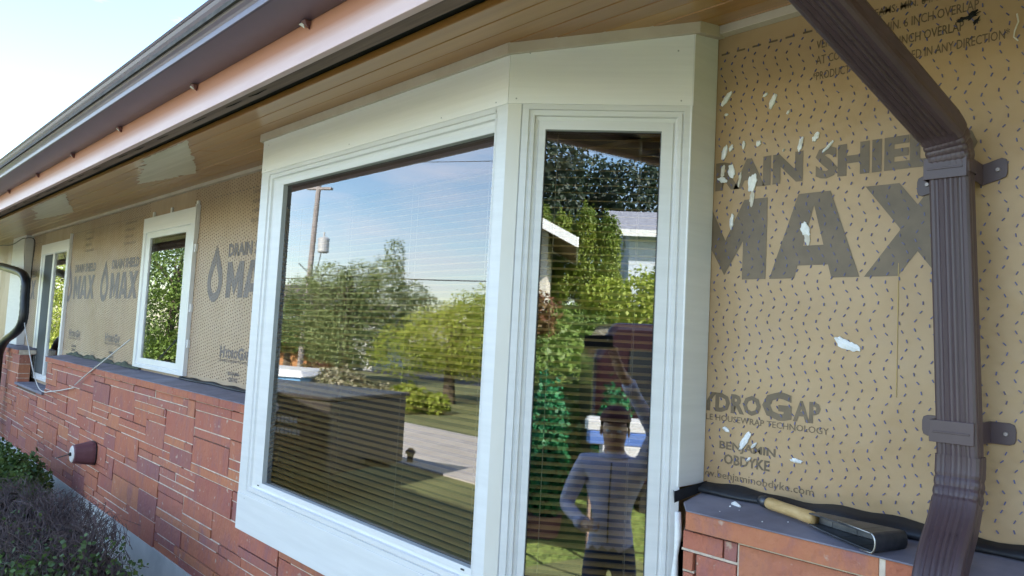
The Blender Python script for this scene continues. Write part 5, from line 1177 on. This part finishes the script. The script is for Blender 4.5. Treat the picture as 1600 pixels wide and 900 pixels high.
for p in body.polygons:
    c = p.center; mi = 0
    if c.z < .09: mi = 3
    elif c.z < .91: mi = 2
    elif (Vector((c.x, c.y)) - Vector((hc.x, hc.y))).length < .13 and c.z > 1.455: mi = 1
    elif ((Vector((c.x, c.y)) - Vector((PP(.30, .09, 0).x, PP(.30, .09, 0).y))).length < .085 and 1.0 < c.z < 1.2) or c.z > 1.87 and (Vector((c.x, c.y)) - Vector((hc.x, hc.y))).length > .16: mi = 1
    p.material_index = mi; p.use_smooth = True
pe = bpy.data.objects.new('person', body); C.objects.link(pe)
for v in body.vertices: v.co -= BASE
pe.location = BASE; tag(pe, 'person in a pale lavender long sleeved shirt holding a phone up overhead', 'person')
def addp(nm, m_, mm, smooth=True):
    o = m_.build(nm, mm, pe, loc=tuple(BASE), scale=1, zoff=0, smooth=smooth); return o
def ball(m_, c, rf, rl, rz, n=14, mth=10, cond=None):
    c = Vector(c); b0 = len(m_.v)
    for i in range(mth + 1):
        for k in range(n):
            th_, ph_ = math.pi * i / mth, 2 * math.pi * k / n
            p = c + Fv * (rf * math.sin(th_) * math.cos(ph_)) + Lv * (rl * math.sin(th_) * math.sin(ph_)) + Vector((0, 0, rz * math.cos(th_))); m_.v.append(tuple(p))
    for i in range(mth):
        for k in range(n):
            if cond and not cond(i / mth, k / n): continue
            m_.f.append((b0 + i * n + k, b0 + (i + 1) * n + k, b0 + (i + 1) * n + (k + 1) % n, b0 + i * n + (k + 1) % n)); m_.m.append(0); m_.t.append(.5)
h_ = MB(); ball(h_, PP(-.004, 0, 1.535), .100, .088, .092, 24, 16, cond=lambda a, b_: a < .36 or (a < .62 and .22 < b_ < .78)); addp('hair', h_, M['hair'])
h_ = MB()
for s in (1, -1): ball(h_, PP(.086, s * .032, 1.495), .010, .014, .009)
M['eye'] = mat('eye_white', (.7, .7, .7), rough=.2); addp('eyes', h_, M['eye'])
h_ = MB(); ball(h_, PP(.100, 0, 1.470), .018, .013, .026); 
for s in (1, -1): ball(h_, PP(.0, s * .082, 1.485), .020, .009, .030)
addp('nose_and_ears', h_, M['skin'])
h_ = MB(); ball(h_, PP(.088, 0, 1.430), .008, .024, .007); M['lip'] = mat('lips', (.38, .14, .12), rough=.5); addp('mouth', h_, M['lip'])
for a_, b_ in (((.262, -.118, 1.715), (.293, -.090, 1.772)), ((.19, .165, 1.015), (.245, .126, 1.012))):
    h_ = MB(); h_.tube([PP(*a_), PP(*b_)], [.040, .042], 16); addp('cuff', h_, M['shirt'])
h_ = MB(); h_.tube([PP(.128, 0, 1.33), PP(.158, .002, 1.20), PP(.150, .004, 1.10), PP(.135, .006, .98), PP(.125, .006, .90)], .0045, 6); addp('zip', h_, M['shoe'])
h_ = MB(); ball(h_, PP(.0, 0, 1.545), .108, .094, .094, 24, 16, cond=lambda a, b_: a < .44); h_.obox(PP(.128, 0, 1.552), Fv * .045, Lv * .068, Vector((0, 0, .004))); M['cap'] = mat('dark_maroon_cap', (.07, .015, .02), rough=.8); addp('cap', h_, M['cap'], smooth=False)
h_ = MB(); ball(h_, PP(-.005, 0, 1.345), .085, .095, .028, 20, 8); addp('collar', h_, M['shirt'])
ph = MB(); cpt = Vector((0, 0, H)) + back * .016
ph.obox(cpt, right * .078, up * .037, back * .004)
phone = ph.build('phone', M['rubber'], scale=1, zoff=0, bevel=.003); tag(phone, 'dark phone held up in both hands by the person', 'phone')
ln = MB(); ln.tube([cpt + fwd * .0042 + right * .05 + up * .012, cpt + fwd * .0058 + right * .05 + up * .012], .006, 14); lo_ = ln.build('lens_ring', M['can'], scale=1, zoff=0); lo_.parent = phone
